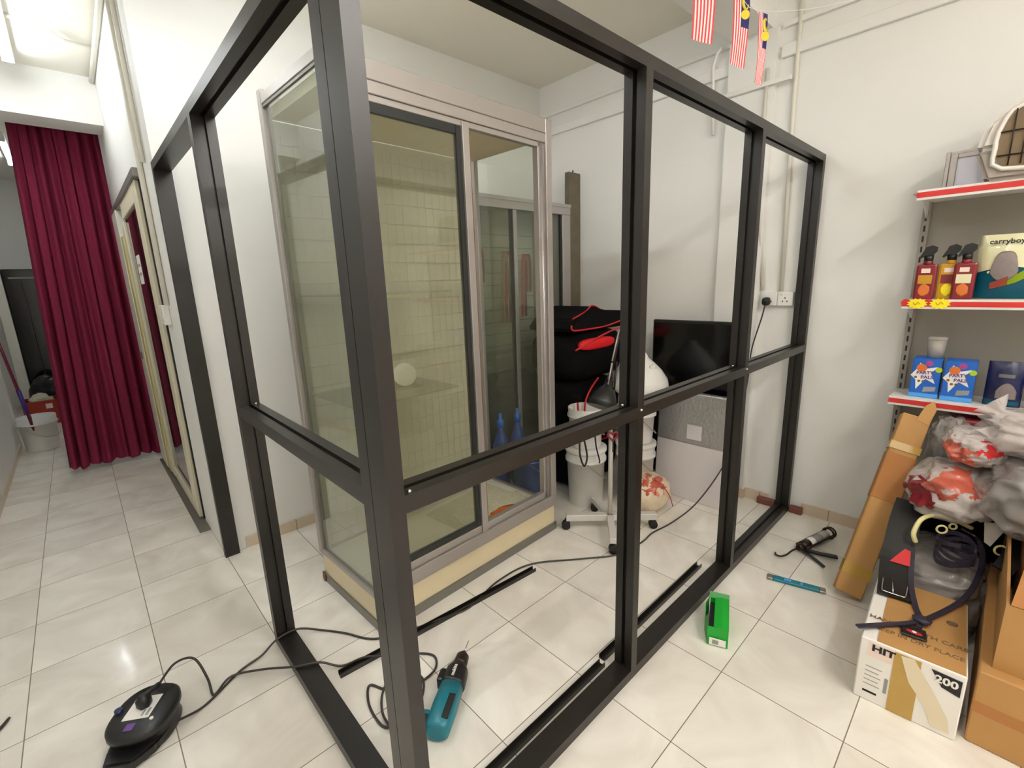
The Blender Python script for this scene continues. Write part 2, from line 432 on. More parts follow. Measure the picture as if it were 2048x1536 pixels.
# sliding door in the corridor wall
d = MB().box(-1.235, -1.2, 2.93, 4.82, 2.185, 2.235, 0.004)
door = obj('door_1', MB().box(-1.205, -1.15, 3.0, 3.03, 0.012, 2.185), 'black'); door['kind'] = 'structure'  # black strip stands in for the shadowed gap at the jamb
obj('door_track', d, 'alu_d', door)
obj('door_sill', MB().box(-1.262, -1.2, 2.82, 4.72, 0, 0.008), 'alu_d', door)
b = MB().box(-1.225, -1.19, 3.03, 3.19, 0.02, 2.185, 0.004); b.box(-1.225, -1.19, 3.19, 4.05, 2.08, 2.185, 0.003); b.box(-1.225, -1.19, 3.19, 4.05, 0.02, 0.10, 0.003)
obj('door_leaf_frame', b, 'doorcream', door)
obj('door_stile', MB().box(-1.228, -1.19, 4.05, 4.2, 0.02, 2.06, 0.004), 'doorcream', door)
obj('door_edge_strip', MB().box(-1.236, -1.20, 4.2, 4.36, 0.02, 1.98, 0.003), 'dooryellow', door)
obj('door_outer_stile', MB().box(-1.24, -1.19, 4.36, 4.74, 0.02, 2.185, 0.003), 'offwhite', door)
obj('door_pane', MB().box(-1.212, -1.203, 3.19, 4.05, 0.10, 2.08), 'mirror', door)
obj('door_notice', MB().box(-1.2135, -1.212, 3.62, 3.82, 1.60, 1.80), 'paper', door)
obj('door_notice_print', MB().box(-1.2142, -1.2135, 3.65, 3.79, 1.66, 1.68).box(-1.2142, -1.2135, 3.65, 3.79, 1.72, 1.74), 'greyink', door)
obj('door_latch', MB().box(-1.246, -1.24, 4.5, 4.6, 0.98, 1.04), 'alu_d', door)

# ------------------------------------------------------------------ ceiling lamps
def lamp(p, q, label, m='tube', z=3.05, twin=False):
    # batten with one or two tubes between p and q (x, y)
    c = (Vector(p) + Vector(q)) / 2; d = Vector(q) - Vector(p); l = d.length
    X = Matrix.Translation((c.x, c.y, 0)) @ Matrix.Rotation(math.atan2(d.y, d.x), 4, 'Z')
    t = thing('fluorescent_light', label, 'light', (c.x, c.y, ZC), 'fluorescent ceiling tubes')
    w_ = 0.07 if twin else 0.03
    obj('batten', MB(X).box(-l / 2, l / 2, -w_, w_, z + 0.025, ZC, 0.004), 'white', t)
    for o in ((-0.045, 0.045) if twin else (0,)):
        obj('tube', MB(X).cyl((-l / 2 + 0.03, o, z), (l / 2 - 0.03, o, z), 0.014, n=12), m, t)
    for e in (-l / 2, l / 2 - 0.03): obj('end_cap', MB(X).box(e, e + 0.03, -w_, w_, z - 0.02, z + 0.03, 0.003), 'white', t)
lamp((-1.64, 2.9), (-1.64, 4.12), 'lit white fluorescent tube on the corridor ceiling before the curtain', 'tube_soft')
lamp((-1.1, 0.82), (-1.1, 2.02), 'lit twin fluorescent tubes on the ceiling above the left side of the black frame', 'tube_soft', z=3.075, twin=True)
lamp((-1.84, 6.35), (-1.84, 7.55), 'lit fluorescent tube on the ceiling behind the maroon curtain', 'tube_soft')
lamp((-1.7, -0.45), (-0.5, -0.45), 'unseen fluorescent tube added on the shop ceiling just before the frame')  # out of view, added to brighten the cubicle from the front
lamp((-0.9, -1.7), (0.3, -1.7), 'unseen twin fluorescent tubes added on the shop ceiling level with the shelf rack', twin=True)  # unseen extra fitting, added to lift the shop floor brightness
lamp((-1.9, -2.3), (-1.9, -3.5), 'unseen fluorescent tube added by the left wall of the shop')  # added out of view as more fill for the shop
lamp((-0.4, -3.4), (0.8, -3.4), 'unseen twin fluorescent tubes added at the front of the shop ceiling', twin=True)  # unseen, added to brighten the shop from behind the camera

# ------------------------------------------------------------------ black aluminium partition frame
fr = thing('partition_frame', 'tall black aluminium partition frame without glass standing on the white tiles', 'partition frame', (-1.21, 0.23, 0))
YA, YB = 0.23, 0.306
G0, G1, GD = 0.261, 0.276, 0.013
def post_x(name, x0, x1, gl=True, gr=True, z0=0.04, z1=2.121):
    p = [(x0, YA), (x1, YA)]
    if gr: p += [(x1, G0), (x1 - GD, G0), (x1 - GD, G1), (x1, G1)]
    p += [(x1, YB), (x0, YB)]
    if gl: p += [(x0, G1), (x0 + GD, G1), (x0 + GD, G0), (x0, G0)]
    return obj(name, MB().prism(p, 2, z0, z1), 'black_alu', fr)
obj('corner_post', MB().prism([(-1.21, YA), (-1.173, YA), (-1.173, G0), (-1.186, G0), (-1.186, G1), (-1.173, G1), (-1.173, 0.3045), (-1.21, 0.3045)], 2, 0, 2.158), 'black_alu', fr)
obj('jamb_post', MB().prism([(-1.21, 0.307), (-1.134, 0.307), (-1.134, 0.352), (-1.165, 0.352), (-1.165, 0.34), (-1.179, 0.34), (-1.179, 0.352), (-1.21, 0.352)], 2, 0, 2.121), 'black_alu', fr)
post_x('post', -0.281, -0.244); post_x('post', 0.644, 0.681); post_x('post', 1.553, 1.592, True, False)
def rail_x(name, x0, x1, z0, z1, top=False, bot=False):
    p = [(YA, z0)]
    if bot: p += [(G0, z0), (G0, z0 + GD), (G1, z0 + GD), (G1, z0)]
    p += [(YB, z0), (YB, z1)]
    if top: p += [(G1, z1), (G1, z1 - GD), (G0, z1 - GD), (G0, z1)]
    p += [(YA, z1)]
    return obj(name, MB().prism(p, 0, x0, x1), 'black_alu', fr)
rail_x('top_rail', -1.173, 1.592, 2.121, 2.158, False, True)
rail_x('bottom_rail', -1.173, 0.66, 0.0, 0.04)
rail_x('bottom_rail', 0.66, 1.592, 0.0, 0.04, True, False)
for a, c in ((-1.173, -0.281), (-0.244, 0.644), (0.681, 1.553)): rail_x('mid_rail', a, c, 1.056, 1.096, True, True)
XA, XB = -1.21, -1.134
H0, H1 = -1.179, -1.165
def rail_y(name, y0, y1, z0, z1, top=False, bot=False):
    p = [(XA, z0)]
    if bot: p += [(H0, z0), (H0, z0 + GD), (H1, z0 + GD), (H1, z0)]
    p += [(XB, z0), (XB, z1)]
    if top: p += [(H1, z1), (H1, z1 - GD), (H0, z1 - GD), (H0, z1)]
    p += [(XA, z1)]
    return obj(name, MB().prism(p, 1, y0, y1), 'black_alu', fr)
rail_y('top_rail', 0.307, 1.43, 2.121, 2.158, False, True)
rail_y('top_rail', 1.43, 2.408, 2.121, 2.158)
rail_y('mid_rail', 0.352, 1.411, 1.048, 1.09, True, True)
rail_y('bottom_rail', 0.352, 1.411, 0.0, 0.04)
obj('post', MB().prism([(XA, 1.411), (H0, 1.411), (H0, 1.424), (H1, 1.424), (H1, 1.411), (XB, 1.411), (XB, 1.452), (XA, 1.452)], 2, 0, 2.121), 'black_alu', fr)
obj('wall_jamb', MB().box(XA, XB, 2.368, 2.408, 0, 2.121), 'black_alu', fr)
for p in ((-1.155, 0.243, 1.096), (-0.29, 0.285, 1.098), (-0.262, 0.229, 1.085), (0.636, 0.285, 1.098), (0.66, 0.229, 1.085), (-1.15, 1.402, 1.092)):
    m = MB(); m.blob(p, (0.006, 0.006, 0.005), 2, 0); obj('screw', m, 'chrome', fr)

# ------------------------------------------------------------------ big glass display cabinet
cx0, cx1, cy0, cy1, ct = -0.89, 0.335, 1.165, 1.775, 2.34
cb = thing('display_cabinet', 'tall aluminium and glass display cabinet on a cream plinth inside the frame', 'display cabinet', (cx0, cy0, 0))
b = MB().box(cx0 + 0.01, cx1 - 0.01, cy0 + 0.012, cy0 + 0.03, 0.045, 0.165); b.box(cx0 + 0.008, cx0 + 0.025, cy0 + 0.03, cy1 - 0.01, 0.045, 0.165)
b.box(cx1 - 0.03, cx1 - 0.01, cy0 + 0.03, cy1 - 0.01, 0.045, 0.165)
obj('plinth_panel', b, 'cream', cb)
b = MB().box(cx0, cx1, cy0, cy0 + 0.03, 0, 0.045); b.box(cx0, cx0 + 0.02, cy0 + 0.03, cy1, 0, 0.045); b.box(cx1 - 0.02, cx1, cy0 + 0.03, cy1, 0, 0.045)
obj('plinth_skirt', b, 'alu_d', cb)
obj('stain', MB().blob((cx0 - 0.002, cy1 - 0.02, 0.03), (0.006, 0.02, 0.03), 2, 0.5, 3, 2), 'stain', cb)
obj('floor_panel', MB().box(cx0 + 0.02, cx1 - 0.02, cy0 + 0.03, cy1 - 0.02, 0.165, 0.18), 'offwhite', cb)
b = MB().box(cx0, cx1, cy0, cy0 + 0.05, 0.165, 0.235, 0.002); b.box(cx0 + 0.03, cx1 - 0.03, cy0 + 0.012, cy0 + 0.045, 0.235, 0.275, 0.002)
obj('bottom_rail', b, 'alu', cb)
b = MB().box(cx0, cx0 + 0.03, cy0 + 0.05, cy1, 0.165, 0.19, 0.002); b.box(cx1 - 0.03, cx1, cy0 + 0.05, cy1, 0.165, 0.19, 0.002); b.box(cx0 + 0.03, cx1 - 0.03, cy1 - 0.03, cy1, 0.165, 0.19, 0.002)
obj('base_frame', b, 'alu', cb)
b = MB().box(cx0, cx1, cy0, cy0 + 0.05, 2.27, 2.34, 0.003); b.box(cx0, cx1 - 0.03, cy0 + 0.004, cy0 + 0.046, 2.225, 2.27, 0.002); b.box(cx0 + 0.02, cx1 - 0.06, cy0 + 0.012, cy0 + 0.04, 2.20, 2.225, 0.002)
obj('top_rail', b, 'alu', cb)
b = MB().box(cx0, cx0 + 0.03, cy0 + 0.05, cy1, 2.30, 2.34, 0.002); b.box(cx1 - 0.03, cx1, cy0 + 0.05, cy1, 2.29, 2.34, 0.002); b.box(cx0 + 0.03, cx1 - 0.03, cy1 - 0.03, cy1, 2.29, 2.34, 0.002)
obj('top_frame', b, 'alu', cb)
obj('roof_panel', MB().box(cx0 + 0.03, cx1 - 0.03, cy0 + 0.05, cy1 - 0.03, 2.245, 2.29), 'cream', cb)
b = MB().box(cx1 - 0.045, cx1, cy0 - 0.002, cy0 + 0.05, 0.19, 2.34, 0.002); b.box(cx1 - 0.095, cx1 - 0.045, cy0 + 0.012, cy0 + 0.05, 0.19, 2.29, 0.002); b.cyl((cx1 - 0.07, cy0 + 0.012, 0.24), (cx1 - 0.07, cy0 + 0.012, 2.2), 0.009, n=8)
obj('front_post', b, 'alu', cb)
obj('front_post', MB().box(cx0, cx0 + 0.03, cy0, cy0 + 0.014, 0.235, 2.27, 0.002), 'alu', cb)
obj('back_post', MB().box(cx0 - 0.002, cx0 + 0.028, cy1 - 0.03, cy1 + 0.01, 0.165, 2.36, 0.003), 'alu', cb)
obj('back_post', MB().box(cx1 - 0.03, cx1, cy1 - 0.03, cy1, 0.165, 2.30, 0.003), 'alu', cb)
b = MB().box(-0.272, -0.234, cy0 + 0.002, cy0 + 0.03, 0.235, 2.22, 0.002)
obj('door_stile', b, 'alu', cb)
obj('rusty_edge', MB().box(-0.234, -0.228, cy0 + 0.006, cy0 + 0.03, 0.30, 2.2), 'stain', cb)
dr = obj('sliding_door', MB().box(cx0 + 0.03, -0.274, cy0 + 0.022, cy0 + 0.028, 0.28, 2.19), 'glass_door', cb)
b = MB().box(cx0 + 0.03, -0.274, cy0 + 0.016, cy0 + 0.036, 2.165, 2.205); b.box(cx0 + 0.03, -0.274, cy0 + 0.016, cy0 + 0.036, 0.27, 0.305); b.box(-0.300, -0.274, cy0 + 0.014, cy0 + 0.036, 0.27, 2.205)
obj('gasket', b, 'rubber', dr)
obj('side_glass', MB().box(cx0 + 0.012, cx0 + 0.017, cy0 + 0.016, cy1 - 0.03, 0.19, 2.30), 'glass_side', cb)
obj('side_glass', MB().box(cx1 - 0.017, cx1 - 0.012, cy0 + 0.05, cy1 - 0.03, 0.19, 2.29), 'glass', cb)
obj('inner_edge', MB().box(cx0 + 0.004, cx0 + 0.012, cy0 + 0.05, cy1 - 0.03, 2.288, 2.30).box(cx0 + 0.018, cx0 + 0.03, cy1 - 0.045, cy1 - 0.03, 0.19, 2.29), 'alu_d', cb)
for z in (1.49, 1.02): obj('shelf', MB().box(cx0 + 0.04, -0.30, cy0 + 0.10, cy1 - 0.06, z, z + 0.007), 'glass_side', cb)
obj('back_panel', MB().box(cx0 + 0.03, 0.21, cy1 - 0.02, cy1 - 0.012, 0.19, 2.245), 'backboard', cb)
g = MB()
z = 0.25
while z < 2.2: g.cyl((cx0 + 0.05, cy1 - 0.028, z), (0.20, cy1 - 0.028, z), 0.0016, n=5); z += 0.1
x = cx0 + 0.06
while x < 0.20: g.cyl((x, cy1 - 0.032, 0.22), (x, cy1 - 0.032, 2.2), 0.0012, n=5); x += 0.05
obj('wire_grid', g, 'pole', cb)
obj('inner_post', MB().box(-0.50, -0.42, cy1 - 0.06, cy1 - 0.034, 0.19, 2.2, 0.003), 'cream', cb)
obj('shelf_bracket', MB().box(-0.52, -0.40, 1.48, cy1 - 0.06, 1.47, 1.485), 'cream', cb)
obj('shelf_bracket', MB().box(-0.52, -0.37, 1.45, cy1 - 0.06, 1.0, 1.015), 'cream', cb)
cb.location = (-0.853, 1.132, 0); cb.rotation_euler = (0, 0, math.radians(2.5))
m = MB(); c = Vector((-0.445, 1.47, 1.086)); m.disc(c, (0.86, -0.5, 0), (0.05, 0.1, 1), 0.058, 32, 0.004)
tag(obj('round_lid', m, 'white', loc=c), 'round white disc standing on the glass shelf inside the tall cabinet', 'lid')
nw = thing('newspaper', 'spread newspaper with an orange picture lying in the open half of the cabinet', 'newspaper', (0.05, 1.45, 0.18))
m = MB(X=Matrix.Translation((0.0, 1.43, 0.181)) @ Matrix.Rotation(0.12, 4, 'Z')); m.box(-0.26, 0.28, -0.19, 0.25, 0, 0.002)
obj('sheet', m, 'news', nw)
m = MB(X=Matrix.Translation((0.04, 1.40, 0.184)) @ Matrix.Rotation(-0.25, 4, 'Z')); m.box(-0.24, 0.24, -0.16, 0.14, 0, 0.0015)
obj('sheet', m, 'news', nw)
obj('picture', MB().blob((0.06, 1.33, 0.1865), (0.11, 0.05, 0.0008), 3, 0.3, 2, 3), 'orange', nw)

# ------------------------------------------------------------------ second cabinet behind it
ex0, ex1, ey0, ey1, et = 0.44, 1.425, 1.93, 2.36, 2.11
c2 = thing('display_cabinet', 'lower aluminium display cabinet with leads hanging inside against the back wall', 'display cabinet', (ex0, ey0, 0))
obj('top_rail', MB().box(ex0, ex1, ey0, ey0 + 0.04, 2.03, 2.11, 0.002).box(ex0, ex1, ey0 - 0.006, ey0, 2.085, 2.11), 'alu', c2)
obj('top_panel', MB().box(ex0, ex1, ey0 + 0.04, ey1, 2.08, 2.11), 'alu_d', c2)
obj('side_panel', MB().box(ex0, ex0 + 0.02, ey0 + 0.04, ey1, 0.1, 2.08), 'alu', c2)
obj('side_panel', MB().box(ex1 - 0.02, ex1, ey0 + 0.04, ey1, 0.1, 2.08), 'alu', c2)
obj('back_panel', MB().box(ex0 + 0.02, ex1 - 0.02, ey1 - 0.015, ey1, 0.1, 2.08), 'offwhite', c2)
obj('base', MB().box(ex0, ex1, ey0, ey1, 0, 0.1), 'alu_d', c2)
for x0, x1 in ((ex0, ex0 + 0.03), (0.79, 0.825), (1.33, 1.425)): obj('stile', MB().box(x0, x1, ey0 + 0.002, ey0 + 0.03, 0.1, 2.03, 0.002), 'alu', c2)
obj('gasket', MB().box(0.765, 0.79, ey0 + 0.012, ey0 + 0.028, 0.1, 2.03).box(1.31, 1.33, ey0 + 0.012, ey0 + 0.028, 0.1, 2.03), 'rubber', c2)
obj('sliding_door', MB().box(ex0 + 0.03, 0.765, ey0 + 0.016, ey0 + 0.021, 0.1, 2.03), 'glass_door', c2)
obj('sliding_door', MB().box(0.825, 1.31, ey0 + 0.022, ey0 + 0.027, 0.1, 2.03), 'glass_side', c2)
g = MB()
z = 0.9
while z < 2.0: g.cyl((ex0 + 0.04, ey1 - 0.03, z), (ex1 - 0.04, ey1 - 0.03, z), 0.002, n=5); z += 0.1
obj('wire_grid', g, 'alu_d', c2)
obj('shelf', MB().box(ex0 + 0.03, ex1 - 0.03, ey0 + 0.06, ey1 - 0.04, 0.96, 0.967), 'glass_side', c2)
def harness(x, z, h, mt, label, n, wd=0.1):
    t = thing('pet_harness', label, 'harness', (x, 2.18, z), 'leads hanging in the back cabinet')
    for k in range(n):
        dx = (k - (n - 1) / 2) * wd / n
        a = MB(); a.strap([(x + dx - 0.02, 2.2, z - h), (x + dx - 0.025, 2.19, z - h * 0.5), (x + dx - 0.02, 2.18, z - 0.04), (x + dx, 2.18, z), (x + dx + 0.02, 2.18, z - 0.05), (x + dx + 0.03, 2.19, z - h * 0.6)], 0.022, 0.002, (0.6, -0.8, 0))
        obj('strap', a, mt[k % len(mt)], t)
    obj('hook', MB().cyl((x, 2.33, z - 0.005), (x, 2.16, z - 0.002), 0.003, n=6), 'chrome', t)
harness(0.62, 1.78, 0.42, ('darkcloth', 'darkcloth', 'red'), 'black and red harness hanging left inside the back cabinet', 3, 0.16)
harness(0.96, 1.76, 0.56, ('amber', 'red', 'winered'), 'red and yellow lead hanging beside the middle stile of the back cabinet', 3, 0.13)
harness(1.16, 1.74, 0.5, ('red', 'winered'), 'dark red lead hanging at the right inside the back cabinet', 2, 0.08)
m = MB(); m.blob((0.85, 2.14, 0.46), (0.36, 0.12, 0.36), 4, 0.12, 2.5, 5, 0.6)
tag(obj('black_cushion', m, 'darkcloth', loc=(0.85, 2.14, 0.1)), 'big black cloth bundle filling the lower half of the back cabinet', 'cushion')

# blue tub and water bottles between the cabinets
bt = thing('plastic_tub', 'blue plastic tub on the floor behind the glass cabinet', 'tub', (0.66, 1.62, 0))
obj('body', MB().lathe([(0.10, 0.0), (0.13, 0.02), (0.155, 0.29), (0.17, 0.295), (0.17, 0.31), (0.15, 0.31), (0.12, 0.03)], (0.60, 1.62, 0), 32, 1.0, 0.8), 'blue', bt)
obj('handle', MB().tube([(0.47, 1.52, 0.3), (0.6, 1.46, 0.2), (0.74, 1.52, 0.3)], 0.005), 'blue', bt)
def wbottle(x, y, label):
    t = thing('water_bottle', label, 'bottle', (x, y, 0), 'blue bottles behind the cabinet')
    obj('body', MB().lathe([(0.05, 0), (0.06, 0.02), (0.06, 0.36), (0.03, 0.45), (0.022, 0.47), (0.022, 0.5)], (x, y, 0), 20), 'blue', t)
    obj('cap', MB().lathe([(0.026, 0.5), (0.026, 0.55), (0.012, 0.56), (0.012, 0.60)], (x, y, 0), 16), 'boxblue', t)
wbottle(0.50, 1.83, 'blue bottle with a knob cap nearest the cabinet door stile')
wbottle(0.68, 1.84, 'blue bottle standing right of the other one beside the black bags')

# weathered plank
m = MB(X=Matrix.Translation((1.515, 1.97, 0)) @ Matrix.Rotation(0.01, 4, 'Y')); m.box(-0.078, 0.078, 0, 0.05, 0, 2.37, 0.004)
pk = thing('timber_plank', 'weathered grey-brown timber plank standing against the wall behind the black bags', 'plank', (1.515, 1.97, 0))
obj('board', m, 'wood', pk); obj('nail', MB().cyl((1.53, 1.99, 2.36), (1.53, 1.99, 2.39), 0.006, n=8), 'gunmetal', pk)

# ------------------------------------------------------------------ black pet bags stacked
def bag(name, c, r, seed, label, loops, red=None):
    t = thing(name, label, 'pet bag', (c[0], c[1], c[2] - r[2]), 'stack of black pet bags')
    obj('body', MB().blob(c, r, 4, 0.06, 2.2, seed, 0.55, zmin=c[2] - r[2]), 'darkcloth', t)
    for l in loops: obj('piping', MB().tube(l, 0.007, 8), 'red', t)
    return t
bag('pet_bag', (1.1, 1.6, 0.22), (0.30, 0.22, 0.22), 1, 'black pet bag at the bottom of the stack behind the white buckets', [[(0.8, 1.40, 0.33), (1.0, 1.37, 0.36), (1.3, 1.37, 0.34)]])
bag('pet_bag', (1.1, 1.6, 0.62), (0.31, 0.23, 0.19), 2, 'black pet bag in the middle of the stack with a curved red cord', [[(1.02, 1.35, 0.84), (0.93, 1.345, 0.78), (0.87, 1.345, 0.70), (0.86, 1.345, 0.60), (0.90, 1.345, 0.53), (1.0, 1.345, 0.51)], [(0.80, 1.36, 0.7), (0.82, 1.36, 0.5), (0.84, 1.36, 0.42)]])
t = bag('pet_bag', (1.12, 1.62, 0.99), (0.33, 0.25, 0.18), 3, 'black pet bag with red mesh window on top of the stack', [[(0.79, 1.37, 1.06), (0.90, 1.345, 1.10), (1.05, 1.34, 1.14), (1.22, 1.35, 1.165), (1.42, 1.36, 1.175)]])
obj('mesh_window', MB().blob((1.03, 1.372, 1.085), (0.20, 0.035, 0.040), 3, 0.02, 1, 1, 0.7), 'redcloth', t)
t = thing('folded_bag', 'flat black folded bag with red piping lying on top of the pet bags', 'bag', (1.12, 1.62, 1.17))
m = MB(); m.prism([(0.79, 1.19), (0.84, 1.17), (1.42, 1.17), (1.47, 1.21), (1.45, 1.285), (1.2, 1.29), (1.08, 1.34), (1.0, 1.30), (0.86, 1.26)], 1, 1.42, 1.82)
bmesh.ops.bevel(m.bm, geom=m.bm.edges[:], offset=0.012, segments=2, affect='EDGES')
obj('body', m, 'darkcloth', t)
obj('piping', MB().tube([(0.80, 1.41, 1.225), (0.82, 1.41, 1.19), (1.0, 1.41, 1.185), (1.2, 1.41, 1.19), (1.45, 1.41, 1.225)], 0.006), 'red', t)
obj('piping', MB().tube([(0.86, 1.45, 1.262), (1.0, 1.45, 1.302), (1.08, 1.45, 1.342), (1.2, 1.45, 1.295)], 0.006), 'red', t)

# ------------------------------------------------------------------ white buckets
def bucket(c, h, r, label, cat='bucket', group=None, rim=True, lid=False, name='plastic_bucket'):
    t = thing(name, label, cat, c, group)
    prof = [(r * 0.84, 0), (r * 0.86, 0.006), (r * 0.95, h * 0.78), (r * 1.04, h * 0.78), (r * 1.04, h * 0.83), (r * 0.97, h * 0.83), (r, h)]
    if not lid: prof += [(r * 0.95, h), (r * 0.82, 0.02)]
    obj('body', MB().lathe(prof, c, 32), 'white', t)
    if lid: obj('lid', MB().lathe([(r * 1.03, h - 0.02), (r * 1.06, h - 0.015), (r * 1.06, h + 0.005), (r * 0.95, h + 0.012)], c, 32), 'white', t)
    a = [(c[0] + r * 1.05 * math.cos(th), c[1] + r * 1.05 * math.sin(th), c[2] + h * 0.8 - 0.14 * math.sin((th + 2.4) / 3.14159 * math.pi) * 1) for th in [-2.4 + k * math.pi / 8 for k in range(9)]]
    obj('handle', MB().tube(a, 0.0035, 6, 3), 'alu', t)
    return t
bucket((0.80, 1.29, 0), 0.40, 0.135, 'white plastic bucket on the floor behind the trolley leg', group='white buckets by the black bags', lid=True)
bucket((0.80, 1.29, 0.414), 0.27, 0.12, 'white bucket stacked on the lid of the left bucket', group='white buckets by the black bags')
bucket((1.06, 1.06, 0), 0.42, 0.13, 'white bucket on the floor beside the foam board', group='white buckets by the black bags', lid=True)
bucket((1.06, 1.06, 0.434), 0.24, 0.125, 'white bucket stacked on the lid next to the foam board', group='white buckets by the black bags', lid=True)
t = thing('red_basin', 'shallow red dish under the white plastic hood', 'dish', (1.06, 1.06, 0.688))
obj('body', MB().lathe([(0.09, 0), (0.125, 0.075), (0.12, 0.075), (0.08, 0.006)], (1.06, 1.06, 0.688), 24), 'red', t)
t = thing('plastic_hood', 'white dome-shaped plastic hood on top of the bucket stack', 'hood', (1.08, 1.05, 0.765))
obj('shell', MB().lathe([(0.10, 0), (0.16, 0.012), (0.185, 0.05), (0.175, 0.10), (0.135, 0.16), (0.085, 0.21), (0.05, 0.24), (0.035, 0.27), (0.028, 0.275)], (1.08, 1.05, 0.765), 32), 'white', t)
obj('vent', MB().blob((1.06, 0.95, 0.955), (0.03, 0.02, 0.018), 2, 0.2), 'offwhite', t)

# dark box hanging around left bucket, cables
m = MB()
m.tube([(0.62, 1.2, 0.50), (0.60, 1.18, 0.42), (0.63, 1.17, 0.34), (0.66, 1.17, 0.40), (0.64, 1.18, 0.52)], 0.006)
m.tube([(0.70, 1.14, 0.56), (0.71, 1.135, 0.46), (0.74, 1.13, 0.36), (0.735, 1.13, 0.34)], 0.005)
tag(obj('power_lead', m, 'black', loc=(0.65, 1.17, 0.34)), 'thin black lead hanging in loops over the left white bucket', 'cord')

# ------------------------------------------------------------------ rolling lamp stand
ls = thing('rolling_lamp_stand', 'grey-white rolling stand with casters and a black adjustable work lamp', 'lamp', (0.596, 0.943, 0))
b = MB()
def bar(m, p, q, wd, h):
    p, q = Vector(p), Vector(q); d = (q - p); l = d.length; a = math.atan2(d.y, d.x)
    o = m.X; m.X = Matrix.Translation(p) @ Matrix.Rotation(a, 4, 'Z'); m.box(0, l, -wd / 2, wd / 2, 0, h, 0.003); m.X = o
bar(b, (0.407, 1.139, 0.06), (0.80, 0.745, 0.06), 0.045, 0.04)
bar(b, (0.596, 0.943, 0.065), (0.375, 0.765, 0.045), 0.04, 0.035)
bar(b, (0.596, 0.943, 0.062), (0.72, 1.16, 0.062), 0.04, 0.035)
obj('base', b, 'pole', ls)
obj('pole', MB().cyl((0.596, 0.943, 0.09), (0.596, 0.943, 0.80), 0.014, n=16), 'pole', ls)
for x, y in ((0.407, 1.139), (0.785, 0.755), (0.385, 0.772), (0.715, 1.15)):
    m = MB(); m.cyl((x - 0.014, y - 0.012, 0.027), (x + 0.014, y + 0.012, 0.027), 0.026, n=20); m.cyl((x, y, 0.03), (x, y, 0.07), 0.008, n=10)
    obj('caster', m, 'black', ls)
obj('clamp', MB().box(0.575, 0.617, 0.92, 0.965, 0.78, 0.85, 0.005), 'black', ls)
obj('shade', MB(X=Matrix.Translation((0.545, 0.955, 0.86)) @ Matrix.Rotation(0.5, 4, 'Y')).lathe([(0.085, -0.07), (0.082, -0.03), (0.05, 0.04), (0.028, 0.06), (0.025, 0.1), (0.012, 0.105)], (0, 0, 0), 28), 'black', ls)
b = MB(); b.cyl((0.59, 0.945, 0.85), (0.63, 0.96, 1.06), 0.007, n=8); b.cyl((0.62, 0.955, 1.03), (0.69, 0.95, 1.24), 0.007, n=8); b.cyl((0.60, 0.93, 0.86), (0.645, 0.945, 1.05), 0.006, n=8)
b.cyl((0.56, 0.95, 0.95), (0.60, 0.95, 0.99), 0.012, n=10)
obj('arm', b, 'gunmetal', ls)
b = MB(); b.cyl((0.556, 0.94, 0.93), (0.595, 0.942, 1.05), 0.005, n=8); b.cyl((0.595, 0.942, 1.06), (0.66, 0.94, 1.24), 0.005, n=8)
obj('spring', b, 'alu', ls)
kr = thing('keyring', 'dark heart-shaped keyring hanging from the lamp stand pole', 'keyring', (0.585, 0.915, 0.62))
b = MB()
pts = [(0.03 * 16 * math.sin(a) ** 3 / 16, 0.03 * (13 * math.cos(a) - 5 * math.cos(2 * a) - 2 * math.cos(3 * a) - math.cos(4 * a)) / 16) for a in [k * 2 * math.pi / 28 for k in range(28)]]
b.tube([(0.572 + p * 0.75, 0.915 - p * 0.66, 0.62 + q) for p, q in pts], 0.007, 6, 1, True)
obj('heart', b, 'winered', kr); obj('tag', MB().box(0.566, 0.578, 0.908, 0.914, 0.52, 0.585, 0.002), 'black', kr)
obj('loop', MB().tube([(0.575, 0.915, 0.64), (0.586, 0.922, 0.67), (0.598, 0.929, 0.65)], 0.003), 'black', kr)

# tied plastic bag
tb = thing('tied_plastic_bag', 'cream and orange tied plastic bag on the floor by the foam board', 'bag', (0.98, 0.92, 0))
obj('body', MB().blob((0.99, 0.93, 0.12), (0.16, 0.15, 0.125), 4, 0.10, 2.5, 4, 0.9, True, zmin=0.0), 'bagcream', tb)
obj('contents', MB().blob((0.99, 0.93, 0.12), (0.16, 0.15, 0.125), 5, 0.10, 2.5, 4, 0.9, True, zmin=0.0, grow=0.012, keep=lambda p, n: (p - Vector((-0.35, -0.55, 0.76))).length + 0.5 * n < 0.5), 'bagorange', tb)
obj('tie', MB().tube([(0.95, 0.85, 0.24), (0.97, 0.79, 0.195), (1.01, 0.765, 0.12), (1.05, 0.765, 0.04)], 0.003), 'red', tb)

